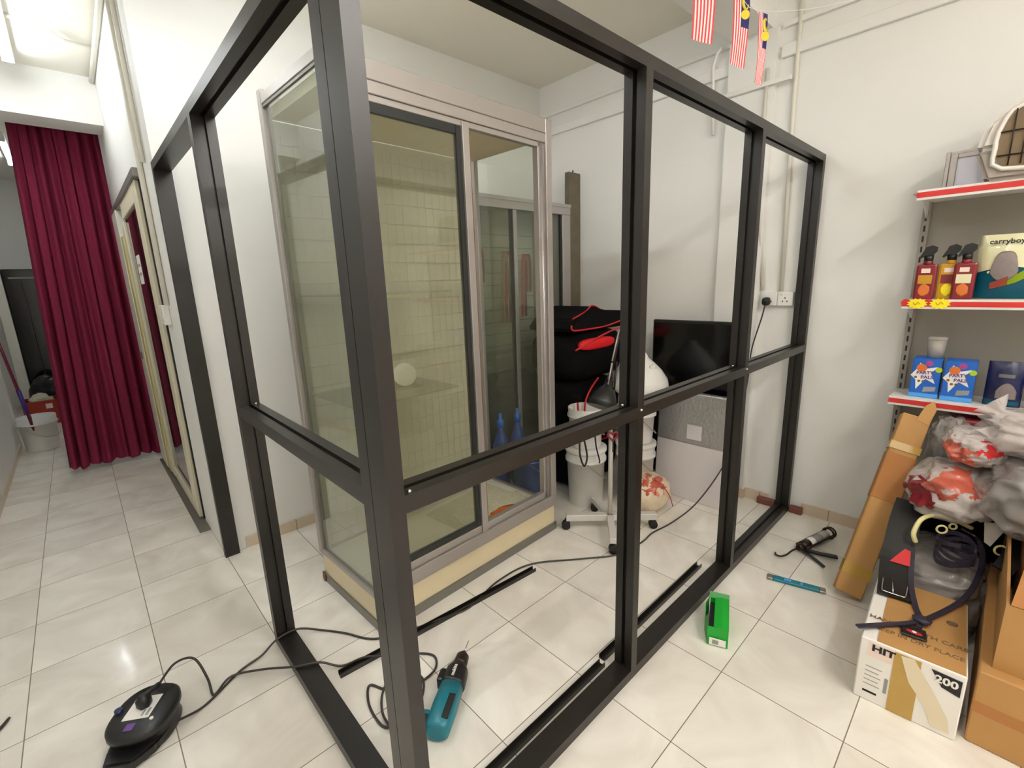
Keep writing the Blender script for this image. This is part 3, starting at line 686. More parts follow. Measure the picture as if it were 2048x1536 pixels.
# foam board, black cabinet, black screen
X = Matrix.Translation((1.275, 0.53, 0)) @ Matrix.Rotation(math.radians(3), 4, 'Y')
fb = thing('foam_board', 'white foam board leaning with its upper half wrapped in silver foil', 'board', (1.275, 0.8, 0))
obj('panel', MB(X).box(0, 0.04, 0, 0.50, 0.0, 0.42, 0.004), 'foam', fb)
m = MB(X).box(-0.004, 0.044, -0.004, 0.504, 0.40, 0.76, 0.012, 2); obj('foil_wrap', m, 'silver', fb)
obj('label_patch', MB(X).box(-0.006, -0.004, 0.18, 0.28, 0.44, 0.54), 'foam', fb)
sc_ = thing('black_storage_box', 'black box standing behind the foam board under the black screen', 'box', (1.45, 0.88, 0))
obj('body', MB().box(1.36, 1.54, 0.56, 1.16, 0, 0.66, 0.006), 'black', sc_)
obj('lid', MB().box(1.355, 1.545, 0.555, 1.165, 0.66, 0.69, 0.004), 'black', sc_)
tv = thing('black_screen', 'black flat screen with glossy front standing on the black box against the wall', 'screen', (1.45, 0.88, 0.69))
obj('casing', MB().box(1.44, 1.475, 0.585, 1.175, 0.69, 1.225, 0.006), 'black', tv)
obj('panel', MB().box(1.437, 1.44, 0.60, 1.16, 0.715, 1.205), 'blackg', tv)

# brown tile pieces beside the end post
for y0, y1, l in ((0.312, 0.42, 'red-brown tile offcut on the floor left of the frame end post'), (0.15, 0.224, 'brown tile offcut at the wall right of the frame end post')):
    tag(obj('tile_offcut', MB().box(1.55, 1.587, y0, y1, 0, 0.045, 0.004), 'brick', loc=(1.57, (y0 + y1) / 2, 0)), l, 'tile')

# ------------------------------------------------------------------ sockets, conduits and trunking
def socket(y, label):
    t = thing('wall_socket', label, 'socket', (1.6, y, 1.36), 'sockets on the right wall')
    obj('back_box', MB().box(1.575, 1.6, y - 0.043, y + 0.043, 1.325, 1.41, 0.004), 'white', t)
    obj('face_plate', MB().box(1.569, 1.575, y - 0.043, y + 0.043, 1.325, 1.41, 0.003), 'white', t)
    m = MB()
    for dy, dz in ((0.0, 0.012), (-0.012, -0.008), (0.012, -0.008)): m.box(1.568, 1.569, y + dy - 0.003, y + dy + 0.003, 1.36 + dz - 0.004, 1.36 + dz + 0.004)
    obj('slots', m, 'ink', t)
    obj('switch', MB().box(1.566, 1.569, y + 0.012, y + 0.028, 1.388, 1.402, 0.001), 'white', t)
socket(0.453, 'white wall socket with a black plug in it')
socket(0.364, 'white empty wall socket right of the one with the plug')
pg = thing('extension_lead', 'long dark extension lead running from the wall plug across the floor to the reel', 'cord', (1.56, 0.463, 1.355))
obj('plug', MB().blob((1.55, 0.463, 1.352), (0.022, 0.024, 0.026), 3, 0.02, 1, 1, 0.7), 'black', pg)
pts = [(1.535, 0.463, 1.33), (1.53, 0.475, 1.25), (1.535, 0.52, 1.05), (1.535, 0.53, 0.85), (1.5, 0.545, 0.6), (1.36, 0.535, 0.42), (1.22, 0.55, 0.28), (1.06, 0.62, 0.10), (0.9, 0.69, 0.012),
       (0.72, 0.72, 0.006), (0.594, 0.711, 0.006), (0.385, 0.74, 0.006), (0.2, 0.87, 0.006), (-0.02, 1.03, 0.006), (-0.25, 1.05, 0.006), (-0.47, 1.0, 0.006), (-0.60, 1.03, 0.006), (-0.734, 1.07, 0.006), (-0.891, 1.141, 0.006), (-0.97, 1.27, 0.006), (-1.044, 1.37, 0.008), (-1.128, 1.40, 0.046), (-1.214, 1.40, 0.046), (-1.28, 1.395, 0.012), (-1.369, 1.377, 0.006), (-1.48, 1.307, 0.006), (-1.53, 1.285, 0.008), (-1.59, 1.255, 0.035)]
obj('cable', MB().tube(pts, 0.0045, 8, 8), 'cable', pg)

def pipe(label, pts, r, m='offwhite', cat='pipe', name='conduit_pipe'):
    o = obj(name, MB().tube(pts, r, 10, 1), m, loc=pts[0]); return tag(o, label, cat)
pipe('cream conduit running down the right wall to the empty socket', [(1.586, 0.42, ZC), (1.586, 0.418, 2.5), (1.588, 0.395, 1.41)], 0.012)
pipe('cream conduit running down beside the column behind the frame', [(1.553, 0.56, 2.68), (1.553, 0.558, 2.0), (1.588, 0.5, 1.42)], 0.010)
def trunk(label, y0, y1, z0, z1, x=1.6):
    return tag(obj('cable_trunking', MB().box(x - 0.022, x, y0, y1, z0, z1, 0.002), 'wall', loc=(x, (y0 + y1) / 2, z0)), label, 'trunking')
trunk('upper white cable trunking on the right wall past the column', 0.79, 2.4, 2.872, 2.90)
trunk('upper white cable trunking on the right wall above the shelf rack', -3.0, 0.5, 2.872, 2.90)
trunk('lower white cable trunking on the wall behind the glass cabinet', 0.79, 2.4, 2.72, 2.78)
trunk('lower white cable trunking on the right wall above the shelf rack', -3.0, 0.5, 2.72, 2.785)
trunk('white cable trunking across the face of the column', 0.43, 0.80, 2.585, 2.61, 1.562)
pipe('white flexible cable hanging from the beam down the wall', [(1.55, 0.83, 2.885), (1.555, 0.86, 2.86), (1.57, 0.89, 2.80), (1.575, 0.885, 2.62), (1.575, 0.87, 2.4)], 0.010, 'white', 'cable', 'flexible_cable')
# corridor wall conduits and switch
pipe('white conduit on the corridor wall running down to the switch box', [(-1.214, 2.75, ZC), (-1.214, 2.75, 1.46)], 0.014)
pipe('white conduit high on the corridor wall beside the switch conduit', [(-1.214, 2.62, ZC), (-1.214, 2.62, 2.2)], 0.012)
pipe('white conduit along the corner of corridor wall and ceiling', [(-1.22, 2.3, 3.09), (-1.22, 4.34, 3.09)], 0.015)
pipe('white bent conduit from the ceiling tube to the corridor wall', [(-1.62, 3.55, 3.105), (-1.42, 3.62, 3.105), (-1.36, 3.72, 3.105), (-1.22, 3.74, 3.105)], 0.009)
t = thing('switch_box', 'white switch box on the corridor wall right of the sliding door', 'switch', (-1.2, 2.86, 1.40))
obj('box', MB().box(-1.235, -1.2, 2.79, 2.93, 1.345, 1.46, 0.004), 'white', t)
obj('rocker', MB().box(-1.24, -1.235, 2.82, 2.85, 1.38, 1.42, 0.001), 'offwhite', t)
obj('rocker', MB().box(-1.24, -1.235, 2.87, 2.90, 1.38, 1.42, 0.001), 'offwhite', t)

# ------------------------------------------------------------------ flags
def flag(c, u, L, W, label, canton):
    # c: top corner; u: direction of its width; hangs down by L
    t = thing('paper_flag', label, 'flag', c, 'small striped flags on a string')
    u = Vector(u).normalized(); n = 13; c = Vector(c); m = MB(); nn = u.cross(Vector((0, 0, 1)))
    rows = 10
    def P(a, b, o=0):
        bend = 0.018 * math.sin(b * 3.0 + a * 2) * b + 0.01 * a * math.sin(2.2 * b)
        return c + u * (a * W) + Vector((0, 0, -1)) * (b * L + 0.25 * a * W) + nn * (bend + o)
    for k in range(n):
        for j in range(rows):
            m.mi = 2 if (canton and k >= 6 and j < 5) else (0 if k % 2 == 0 else 1)
            q = [m.v(P(a / n, b_ / rows)) for a, b_ in ((k, j), (k + 1, j), (k + 1, j + 1), (k, j + 1))]
            m.f(q, False)
    bmesh.ops.remove_doubles(m.bm, verts=m.bm.verts[:], dist=0.0002)
    bmesh.ops.solidify(m.bm, geom=m.bm.faces[:], thickness=0.0008)
    obj('cloth', m, ['flagred', 'flagwhite', 'flagblue'], t)
    if canton:
        e = MB()
        for sgn in (0.002, -0.002):
            cc = [P(0.73 + 0.17 * math.cos(a), 0.17 + 0.09 * math.sin(a), sgn) for a in [0.2 + k * 0.28 for k in range(20)]]
            e.tube(cc, lambda f: 0.0015 + 0.005 * math.sin(f * math.pi), 6, 1)
        obj('crescent', e, 'flagyellow', t)
        s_ = MB()
        for sgn in (0.002, -0.003):
            s_.disc(P(0.72, 0.33, sgn), u, (0, 0, 1), 0.02, 14, 0.001)
        obj('star', s_, 'flagyellow', t)
flag((0.70, 0.60, 2.86), (0.66, -0.75, 0), 0.26, 0.098, 'leftmost red and white striped flag hanging above the frame', False)
flag((0.83, 0.47, 2.80), (0.75, -0.66, 0), 0.31, 0.075, 'middle striped flag with blue canton hanging above the frame', True)
flag((0.90, 0.38, 2.69), (0.80, -0.60, 0), 0.29, 0.042, 'rightmost striped flag seen almost edge-on hanging above the frame', True)
tag(obj('flag_string', MB().tube([(0.50, 0.86, 2.90), (0.70, 0.60, 2.862), (0.83, 0.47, 2.802), (0.90, 0.38, 2.692), (1.2, 0.1, 2.72), (1.58, -0.2, 2.9)], 0.0012, 5, 4), 'white', loc=(0.5, 0.86, 2.9)), 'thin white string carrying the three striped flags', 'string')

# ------------------------------------------------------------------ curtain
m = MB(); nx, nz = 150, 24; vs = []
for j in range(nz + 1):
    zf = j / nz; row = []
    for i in range(nx + 1):
        s_ = i / nx; zz = 0.055 + (2.9 - 0.055) * zf
        x0 = -1.885 + zf * 0.13; x1 = -1.235 + zf * 0.02
        ph = 2 * math.pi * (8.2 * s_ + 0.35 * math.sin(5 * s_) + 0.06 * math.sin(3 * zf + 9 * s_))
        amp = 0.05 * (0.6 + 0.7 * (1 - zf)) * (0.7 + 0.3 * math.sin(7 * s_ + 1))
        y = 4.86 + amp * math.sin(ph) + 0.012 * math.sin(2.3 * ph + 2 * zf)
        row.append(m.v((x0 + (x1 - x0) * s_ + 0.012 * math.cos(ph), y, zz + (0.012 * math.sin(ph * 0.5) if j == 0 else 0))))
    vs.append(row)
for j in range(nz):
    for i in range(nx): m.f([vs[j][i], vs[j][i + 1], vs[j + 1][i + 1], vs[j + 1][i]], True)
bmesh.ops.solidify(m.bm, geom=m.bm.faces[:], thickness=0.003)
cu = thing('curtain', 'maroon pleated curtain hanging across the corridor', 'curtain', (-1.56, 4.86, 2.9))
obj('cloth', m, 'curtain', cu)
obj('rod', MB().cyl((-2.258, 4.86, 2.91), (-1.202, 4.86, 2.91), 0.012, n=12), 'alu', cu)

# ------------------------------------------------------------------ things behind the curtain
bucket((-2.08, 6.1, 0), 0.35, 0.15, 'white bucket on the floor left of the curtain', name='mop_bucket')
mp = thing('mop', 'maroon mop handle with purple grip leaning at the corridor wall', 'mop', (-2.1, 5.98, 0.3))
obj('handle', MB().cyl((-2.105, 5.98, 0.20), (-2.19, 5.72, 1.45), 0.012, n=10), 'maroonpole', mp)
obj('grip', MB().cyl((-2.118, 5.935, 0.42), (-2.135, 5.885, 0.66), 0.017, n=12), 'purplegrip', mp)
obj('ferrule', MB().cyl((-2.10, 6.0, 0.12), (-2.115, 5.95, 0.40), 0.015, n=10), 'alu_d', mp)
dc = thing('dark_locker', 'tall black cabinet far behind the curtain', 'cabinet', (-1.9, 8.3, 0))
obj('body', MB().box(-2.2, -1.5, 8.2, 8.7, 0, 1.9, 0.01), 'blackg', dc)
obj('door_edge', MB().box(-2.04, -2.03, 8.19, 8.2, 0.1, 1.75), 'gunmetal', dc)
obj('top_strip', MB().box(-2.15, -1.5, 8.188, 8.2, 1.78, 1.80), 'alu_d', dc)
struct('trim_2', MB().box(-2.30, -2.205, 8.15, 8.75, 0, 1.9, 0.004), 'offwhite')
cr = thing('red_crate', 'orange-red crate behind the white bucket under the black cabinet', 'crate', (-2.05, 7.5, 0))
b = MB().box(-2.26, -1.72, 7.35, 7.37, 0, 0.30).box(-2.26, -1.72, 7.68, 7.70, 0, 0.30).box(-2.26, -2.24, 7.37, 7.68, 0, 0.30).box(-1.74, -1.72, 7.37, 7.68, 0, 0.30).box(-2.24, -1.74, 7.37, 7.68, 0, 0.02)
obj('body', b, 'redcrate', cr)
obj('label_patch', MB().box(-2.06, -2.0, 7.347, 7.35, 0.20, 0.26), 'paper', cr)
tag(obj('crumpled_paper', MB().blob((-2.10, 7.52, 0.25), (0.12, 0.10, 0.12), 3, 0.3, 3, 2, 1, True), 'news', loc=(-2.1, 7.52, 0.13)), 'crumpled pale paper sticking out of the red crate', 'paper')
tag(obj('black_sack', MB().blob((-2.0, 7.95, 0.27), (0.2, 0.16, 0.27), 4, 0.15, 3, 6, 0.8, zmin=0), 'black', loc=(-2.0, 7.95, 0)), 'black sack behind the red crate at the corridor end', 'sack')

# ------------------------------------------------------------------ cable reel
Xr = Matrix.Translation((-1.672, 1.322, 0)) @ Matrix.Rotation(math.radians(57), 4, 'Z')
rl = thing('cable_reel', 'black oval extension cable reel with a plug on the white tiles', 'cable reel', (-1.665, 1.355, 0))
m = MB(Xr); ov = [(0.116 * math.copysign(abs(math.cos(a)) ** 0.85, math.cos(a)), 0.098 * math.copysign(abs(math.sin(a)) ** 0.85, math.sin(a))) for a in [k * 2 * math.pi / 36 for k in range(36)]]
def ovring(m, sc, z, dx=0): return [m.v((x * sc + dx, y * sc, z)) for x, y in ov]
rg = [ovring(m, 0.90, 0.0), ovring(m, 0.94, 0.012), ovring(m, 0.86, 0.045), ovring(m, 0.93, 0.06), ovring(m, 1.0, 0.07), ovring(m, 1.0, 0.088), ovring(m, 0.92, 0.098), ovring(m, 0.5, 0.101)]
for a, c in zip(rg, rg[1:]):
    for i in range(36): m.f([a[i], a[(i + 1) % 36], c[(i + 1) % 36], c[i]], True)
m.f(rg[0][::-1]); m.f(rg[-1])
obj('casing', m, 'black', rl)
m = MB(Xr); m.prism([(-0.15, -0.03), (-0.09, -0.075), (-0.02, -0.088), (-0.02, 0.085), (-0.09, 0.075), (-0.15, 0.055)], 2, 0.0, 0.04)
bmesh.ops.bevel(m.bm, geom=m.bm.edges[:], offset=0.008, segments=2, affect='EDGES')
obj('foot', m, 'black', rl)
obj('label_plate', MB(Xr).box(-0.045, 0.05, -0.038, 0.045, 0.1005, 0.1025), 'paper', rl)
obj('label_print', MB(Xr).box(-0.035, -0.005, -0.03, -0.022, 0.1025, 0.103).box(-0.035, -0.01, -0.015, -0.008, 0.1025, 0.103), 'greyink', rl)
obj('logo_patch', MB(Xr).box(-0.088, -0.06, -0.01, 0.018, 0.1, 0.1022), 'purple', rl)
obj('indicator', MB(Xr).cyl((-0.052, -0.052, 0.098), (-0.052, -0.052, 0.105), 0.006, n=10), 'white', rl)
obj('knob', MB(Xr).cyl((0.0, 0.078, 0.09), (0.0, 0.078, 0.11), 0.012, n=14), 'navy', rl)

# drill cord: plugged into the reel, over the rail, coils, drill
dcd = thing('drill_cord', 'dark power cord from the plug on the reel coiling beside the teal drill', 'cord', (-1.655, 1.36, 0.103))
q0 = Xr @ Vector((0.008, 0.0, 0.1026))
obj('plug', MB(Matrix.Translation(q0)).lathe([(0.021, 0), (0.023, 0.006), (0.023, 0.03), (0.014, 0.042), (0.010, 0.046)], (0, 0, 0), 6).tube([(0, 0, 0.036), (0.02, 0.012, 0.036), (0.05, 0.03, 0.034)], 0.009, 8, 3), 'black', dcd)
pts = [q0 + Vector((0.05, 0.03, 0.034)), (-1.56, 1.45, 0.125), (-1.50, 1.46, 0.10), (-1.475, 1.40, 0.03), (-1.475, 1.33, 0.007), (-1.46, 1.325, 0.008), (-1.40, 1.36, 0.016), (-1.30, 1.30, 0.02), (-1.212, 1.19, 0.047), (-1.13, 1.14, 0.046), (-1.06, 1.10, 0.008), (-0.98, 1.05, 0.030), (-0.9, 0.98, 0.03), (-0.80, 0.93, 0.008), (-0.76, 0.87, 0.006), (-0.80, 0.81, 0.006), (-0.90, 0.80, 0.012), (-0.98, 0.86, 0.006),
       (-1.02, 0.93, 0.006), (-1.06, 0.86, 0.006), (-1.07, 0.77, 0.006), (-1.055, 0.72, 0.006), (-0.98, 0.70, 0.006), (-0.90, 0.74, 0.012), (-0.86, 0.82, 0.014), (-0.93, 0.90, 0.014), (-1.0, 0.86, 0.014), (-1.045, 0.78, 0.014), (-1.05, 0.70, 0.014), (-1.03, 0.63, 0.012), (-1.02, 0.58, 0.02), (-1.0, 0.575, 0.045)]
obj('cable', MB().tube(pts, 0.0045, 8, 7), 'cable', dcd)

# ------------------------------------------------------------------ drill (lying on its side)
ax = Vector((-0.62, 0.815, 0.0)) - Vector((-0.955, 0.565, 0.0)); ax.normalize(); sd = Vector((-ax.y, ax.x, 0))
Xd = Matrix(((ax.x, sd.x, 0, -0.965), (ax.y, sd.y, 0, 0.555), (0, 0, 1, 0), (0, 0, 0, 1)))
dl = thing('power_drill', 'teal and black corded drill lying on the tiles by the corner post', 'drill', (-0.8, 0.69, 0))
m = MB(Xd)
prof = [(0.0, 0.030, 0.03), (0.012, 0.043, 0.038), (0.10, 0.046, 0.039), (0.185, 0.043, 0.038)]
def loft(m, prof, cz=0.038, cy=0.0, n=20, sq=0.75):
    rs = []
    for x, ry, rz in prof:
        rs.append([m.v((x, cy + ry * math.copysign(abs(math.cos(a)) ** sq, math.cos(a)), cz + rz * math.copysign(abs(math.sin(a)) ** sq, math.sin(a)))) for a in [k * 2 * math.pi / n for k in range(n)]])
    for a, c in zip(rs, rs[1:]):
        for i in range(n): m.f([a[i], a[(i + 1) % n], c[(i + 1) % n], c[i]], True)
    m.f(rs[0][::-1]); m.f(rs[-1])
loft(m, prof); obj('motor_body', m, 'teal', dl)
m = MB(Xd); loft(m, [(0.185, 0.044, 0.037), (0.20, 0.047, 0.038), (0.26, 0.043, 0.036), (0.285, 0.03, 0.028)]); m.box(0.19, 0.25, 0.03, 0.064, 0.010, 0.062, 0.01, 2); obj('gear_case', m, 'black', dl)
m = MB(Xd); loft(m, [(0.285, 0.026, 0.025), (0.30, 0.028, 0.027), (0.335, 0.026, 0.025), (0.35, 0.014, 0.014), (0.362, 0.006, 0.006)], sq=1.0); obj('chuck', m, 'gunmetal', dl)
m = MB(Xd); m.cyl((0.36, 0, 0.038), (0.425, 0, 0.034), 0.003, 0.0015, 8); obj('bit', m, 'chrome', dl)
m = MB(Xd); m.prism([(0.0, 0.03), (0.07, 0.03), (0.075, 0.06), (0.065, 0.17), (0.0, 0.17), (-0.01, 0.10)], 2, 0.018, 0.058)
bmesh.ops.bevel(m.bm, geom=m.bm.edges[:], offset=0.008, segments=2, affect='EDGES'); obj('handle', m, 'teal', dl)
m = MB(Xd); m.box(0.006, 0.05, 0.035, 0.16, 0.058, 0.062, 0.001); m.box(0.055, 0.078, 0.045, 0.085, 0.026, 0.05, 0.004); obj('rubber_grip', m, 'rubber', dl)
m = MB(Xd); m.box(0.03, 0.13, -0.036, -0.010, 0.070, 0.0765, 0.002); obj('vent_panel', m, 'rubber', dl)
u_ = Xd.to_3x3() @ Vector((1, 0, 0)); v_ = Xd.to_3x3() @ Vector((0, 1, 0))
obj('logo_plate', MB(Xd).box(0.202, 0.258, -0.010, 0.014, 0.0745, 0.0755), 'black', dl)
text('lettering', 'makita', 0.02, Xd @ Vector((0.230, 0.002, 0.0762)), u_, v_, 'paper', dl, bold=0.0004)

# ------------------------------------------------------------------ loose channels, level, gun, green box
def channel(p, q, label, wd=0.028, h=0.02):
    p, q = Vector(p), Vector(q); d = q - p; l = d.length; a = math.atan2(d.y, d.x)
    m = MB(Matrix.Translation(p) @ Matrix.Rotation(a, 4, 'Z')); t_ = 0.003; hw = wd / 2
    m.prism([(-hw, 0), (hw, 0), (hw, h), (hw - t_, h), (hw - t_, t_), (-hw + t_, t_), (-hw + t_, h), (-hw, h)], 0, 0, l)
    return tag(obj('aluminium_channel', m, 'black_alu', loc=(p + q) / 2), label, 'channel', 'loose black aluminium channels')
channel((-1.085, 1.062, 0), (-0.04, 0.985, 0), 'black aluminium channel lying on the tiles in front of the glass cabinet')
channel((0.60, 0.372, 0), (-0.28, 0.368, 0), 'black aluminium channel lying along the bottom rail near the green box')
channel((-0.30, 0.352, 0), (-1.12, 0.348, 0), 'black aluminium channel lying along the bottom rail near the corner post')
lv = thing('hand_level', 'short teal level with grey ends lying on the tiles outside the frame', 'level', (0.785, -0.04, 0))
Xl = Matrix.Translation((0.778, -0.038, 0)) @ Matrix.Rotation(math.radians(-75), 4, 'Z')
obj('body', MB(Xl).box(-0.098, 0.098, -0.019, 0.019, 0, 0.014, 0.002), 'teal', lv)
for s_ in (-1, 1): obj('end_cap', MB(Xl).box(*sorted((s_ * 0.098, s_ * 0.125)), -0.0195, 0.0195, 0, 0.0145, 0.003), 'alu_d', lv)
obj('label_print', MB(Xl).box(-0.05, -0.02, -0.008, 0.01, 0.014, 0.0145).box(0.02, 0.03, -0.01, 0.01, 0.014, 0.0145), 'boxsky', lv)

gn = thing('caulking_gun', 'dark caulking gun with a white cartridge lying on the tiles', 'caulking gun', (1.2, 0.0, 0))
A, B_ = Vector((1.115, 0.03, 0.032)), Vector((1.395, -0.045, 0.032)); dg = (B_ - A).normalized(); sg = Vector((-dg.y, dg.x, 0))
obj('cartridge', MB().cyl(A + dg * 0.05, A + dg * 0.235, 0.025, n=24), 'white', gn)
obj('cartridge_label', MB().cyl(A + dg * 0.10, A + dg * 0.17, 0.0255, n=24, caps=False), 'greyink', gn)
b = MB(); b.cyl(A + dg * 0.0, A + dg * 0.055, 0.022, 0.028, 20); b.cyl(A - dg * 0.03, A, 0.016, 0.022, 14)
for o_ in (-1, 1): b.tube([A + sg * 0.027 * o_, A + dg * 0.14 + sg * 0.029 * o_, A + dg * 0.27 + sg * 0.029 * o_], 0.006, 8, 2)
b.tube([A + dg * 0.262 + Vector((sg.x * 0.03 * math.cos(a), sg.y * 0.03 * math.cos(a), 0.03 * math.sin(a))) for a in [k * math.pi / 8 for k in range(16)]], 0.006, 8, 1, True)
b.tube([A + dg * 0.285 + Vector((sg.x * 0.029 * math.cos(a), sg.y * 0.029 * math.cos(a), 0.029 * math.sin(a))) for a in [k * math.pi / 8 for k in range(16)]], 0.005, 8, 1, True)
obj('frame', b, 'gunmetal', gn)
obj('rod', MB().tube([A - dg * 0.02, (1.04, 0.055, 0.03), (0.99, 0.068, 0.022), (0.965, 0.09, 0.015), (0.972, 0.115, 0.012), (0.99, 0.122, 0.012)], 0.0045, 8, 5), 'gunmetal', gn)
obj('handle', MB().strap([A + Vector((-0.015, -0.01, -0.005)), (1.12, -0.05, 0.022), (1.155, -0.13, 0.018)], 0.026, 0.005, (0.9, 0.4, 0)), 'black', gn)
obj('trigger', MB().strap([A + Vector((-0.02, -0.015, -0.008)), (1.06, -0.05, 0.015), (1.025, -0.10, 0.01)], 0.014, 0.004, (0.9, 0.4, 0)), 'black', gn)

gb = thing('green_carton', 'small crushed green carton with a white label beside the bottom rail', 'carton', (0.2, 0.1, 0))
p0, p1 = Vector((0.10, 0.102, 0)), Vector((0.13, 0.03, 0)); back = Vector((0.19, 0.075, 0)); up = Vector((0, 0, 0.085))
Xg = Matrix.Translation(p1) @ Matrix.Rotation(math.atan2(back.y, back.x), 4, 'Z')
m = MB(Xg); wl, ll, hh = 0.078, 0.204, 0.088
m.box(0, 0.002, 0, wl, 0, hh); m.box(ll - 0.002, ll, 0, wl, 0, hh * 0.95); m.box(0.002, ll - 0.002, 0, 0.002, 0, hh); m.box(0.002, ll - 0.002, 0.002, wl, 0, 0.002)
obj('body', m, 'green', gb)
m = MB(Xg); m.prism([(0.0, hh - 0.001), (wl * 0.35, hh + 0.001), (wl * 0.72, hh - 0.003), (wl * 0.74, hh - 0.001), (wl * 0.35, hh + 0.004), (0.0, hh + 0.001)], 0, 0.0, ll); obj('top_flap', m, 'green', gb)
m = MB(Xg); m.prism([(0.0, wl), (ll * 0.4, wl + 0.014), (ll * 0.75, wl + 0.016), (ll, wl + 0.003), (ll, wl + 0.005), (ll * 0.75, wl + 0.018), (ll * 0.4, wl + 0.016), (0.0, wl + 0.002)], 2, 0, hh * 0.96); obj('side_flap', m, 'green', gb)
m = MB(Xg); m.prism([(ll, hh * 0.9), (ll + 0.022, hh * 1.12), (ll + 0.02, hh * 1.14), (ll - 0.002, hh * 0.94)], 1, 0.0, wl + 0.004); obj('end_flap', m, 'green_d', gb)
obj('inside', MB(Xg).box(0.006, ll - 0.006, 0.004, wl * 0.98, 0.004, hh * 0.7), 'ink', gb)  # black block paints in the shaded hollow behind the slit
e = (p1 - p0).normalized()
nrm = Vector((-back.x, -back.y, 0)).normalized()
m = MB(); m.slab(p0 + e * 0.006 + Vector((0, 0, 0.006)) + nrm * 0.003, e, (0, 0, 1), [(0, 0), (0.064, 0), (0.064, 0.032), (0, 0.034)], 0.001); obj('label_patch', m, 'paper', gb)
m = MB(); m.slab(p0 + e * 0.018 + Vector((0, 0, 0.012)) + nrm * 0.0042, e, (0, 0, 1), [(0, 0), (0.024, 0), (0.024, 0.02), (0, 0.02)], 0.0006); obj('label_print', m, 'greyink', gb)

# ------------------------------------------------------------------ cord tip at far left
t = thing('cord_end', 'dark tip of a cord lying on the tiles at the left edge', 'cord', (-2.06, 1.74, 0))
obj('tip', MB().tube([(-2.17, 1.63, 0.006), (-2.10, 1.68, 0.006), (-2.065, 1.72, 0.007), (-2.045, 1.76, 0.007)], lambda f: 0.0035 + 0.004 * math.sin(min(1, f) * 3.0) * f, 8, 4), 'cable', t)

# ------------------------------------------------------------------ shelf rack
YL, YR, XBk = -0.225, -1.35, 1.575
rk = thing('shelf_rack', 'white and grey steel shop rack with red price rails against the right wall', 'shelf rack', (1.5, -0.7, 0))
obj('back_panel', MB().box(XBk, 1.588, YR, YL - 0.03, 0.1, 1.86), 'rackgrey', rk)
obj('upright', MB().box(1.545, 1.598, YR - 0.03, YR, 0, 1.86, 0.002), 'rackgrey', rk)
m = MB().box(1.545, 1.598, YL - 0.03, YL, 0, 1.86, 0.002); m.mi = 1; z = 0.15
while z < 1.82: m.box(1.5445, 1.546, YL - 0.019, YL - 0.011, z, z + 0.028); m.box(1.556, 1.576, YL - 0.0005, YL + 0.0005, z, z + 0.028); z += 0.05
obj('upright', m, ['rackgrey', 'ink'], rk)
def shelf(xf, z, wh=0.035):
    s_ = obj('shelf', MB().box(xf, XBk, YR, YL, z - 0.028, z, 0.002), 'rackwhite', rk)
    obj('price_rail', MB().box(xf - 0.012, xf, YR, YL, z - 0.04, z + 0.004, 0.001), 'rackwhite', s_)
    obj('price_strip', MB().box(xf - 0.0135, xf - 0.012, YR, YL, z - 0.029, z - 0.006), 'railred', s_)
    obj('bracket', MB().prism([(xf + 0.02, z - 0.028), (XBk, z - 0.028), (XBk, z - 0.11), (XBk - 0.05, z - 0.10)], 1, YL - 0.02, YL - 0.015), 'rackwhite', s_)
    return s_
shelf(1.30, 1.865); s2 = shelf(1.312, 1.375); s3 = shelf(1.335, 0.895)
obj('base_shelf', MB().box(1.32, XBk, YR, YL, 0.0, 0.12, 0.004), 'rackgrey', rk)
obj('top_side_lip', MB().prism([(1.20, 1.845), (1.56, 1.845), (1.56, 1.86), (1.30, 1.862)], 1, YL + 0.001, YL + 0.004), 'rackgrey', rk)

# spray bottles
def spray(y, x, body, lab, lab2, label, flip=1):
    z = 1.375
    t = thing('spray_bottle', label, 'spray bottle', (x, y, z), 'spray bottles on the middle shelf')
    obj('body', MB().box(x - 0.02, x + 0.02, y - 0.038, y + 0.038, z, z + 0.165, 0.009, 2).lathe([(0.02, 0.16), (0.015, 0.185)], (x, y, z), 14), body, t)
    m = MB().box(x - 0.0208, x - 0.02, y - 0.024, y + 0.026, z + 0.075, z + 0.115)
    obj('label_band', m, lab, t)
    obj('label_art', MB().blob((x - 0.0205, y, z + 0.045), (0.001, 0.022, 0.03), 2, 0.25, 3, int(y * 100)), lab2, t)
    obj('label_crest', MB().box(x - 0.0208, x - 0.02, y - 0.014, y + 0.018, z + 0.125, z + 0.145), 'pinkpaper', t)
    m = MB().cyl((x, y, z + 0.18), (x, y, z + 0.205), 0.017, n=14)
    q_ = MB(); q_.bm.free(); q_.bm = m.bm; q_.prism([(y - 0.026, z + 0.222), (y - 0.012, z + 0.205), (y + 0.012, z + 0.203), (y + 0.03, z + 0.192), (y + 0.034, z + 0.196), (y + 0.02, z + 0.226), (y + 0.014, z + 0.242), (y - 0.008, z + 0.25), (y - 0.027, z + 0.24)], 0, x - 0.012, x + 0.012)
    obj('trigger_head', m, 'black', t)
spray(-0.293, 1.36, 'winered', 'amber', 'orange', 'red spray bottle with black trigger at the left end of the middle shelf')
spray(-0.372, 1.375, 'amber', 'winered', 'yellow', 'amber spray bottle second from the left on the middle shelf')
spray(-0.425, 1.352, 'winered', 'pale', 'orange', 'dark red spray bottle next to the teal pouch')
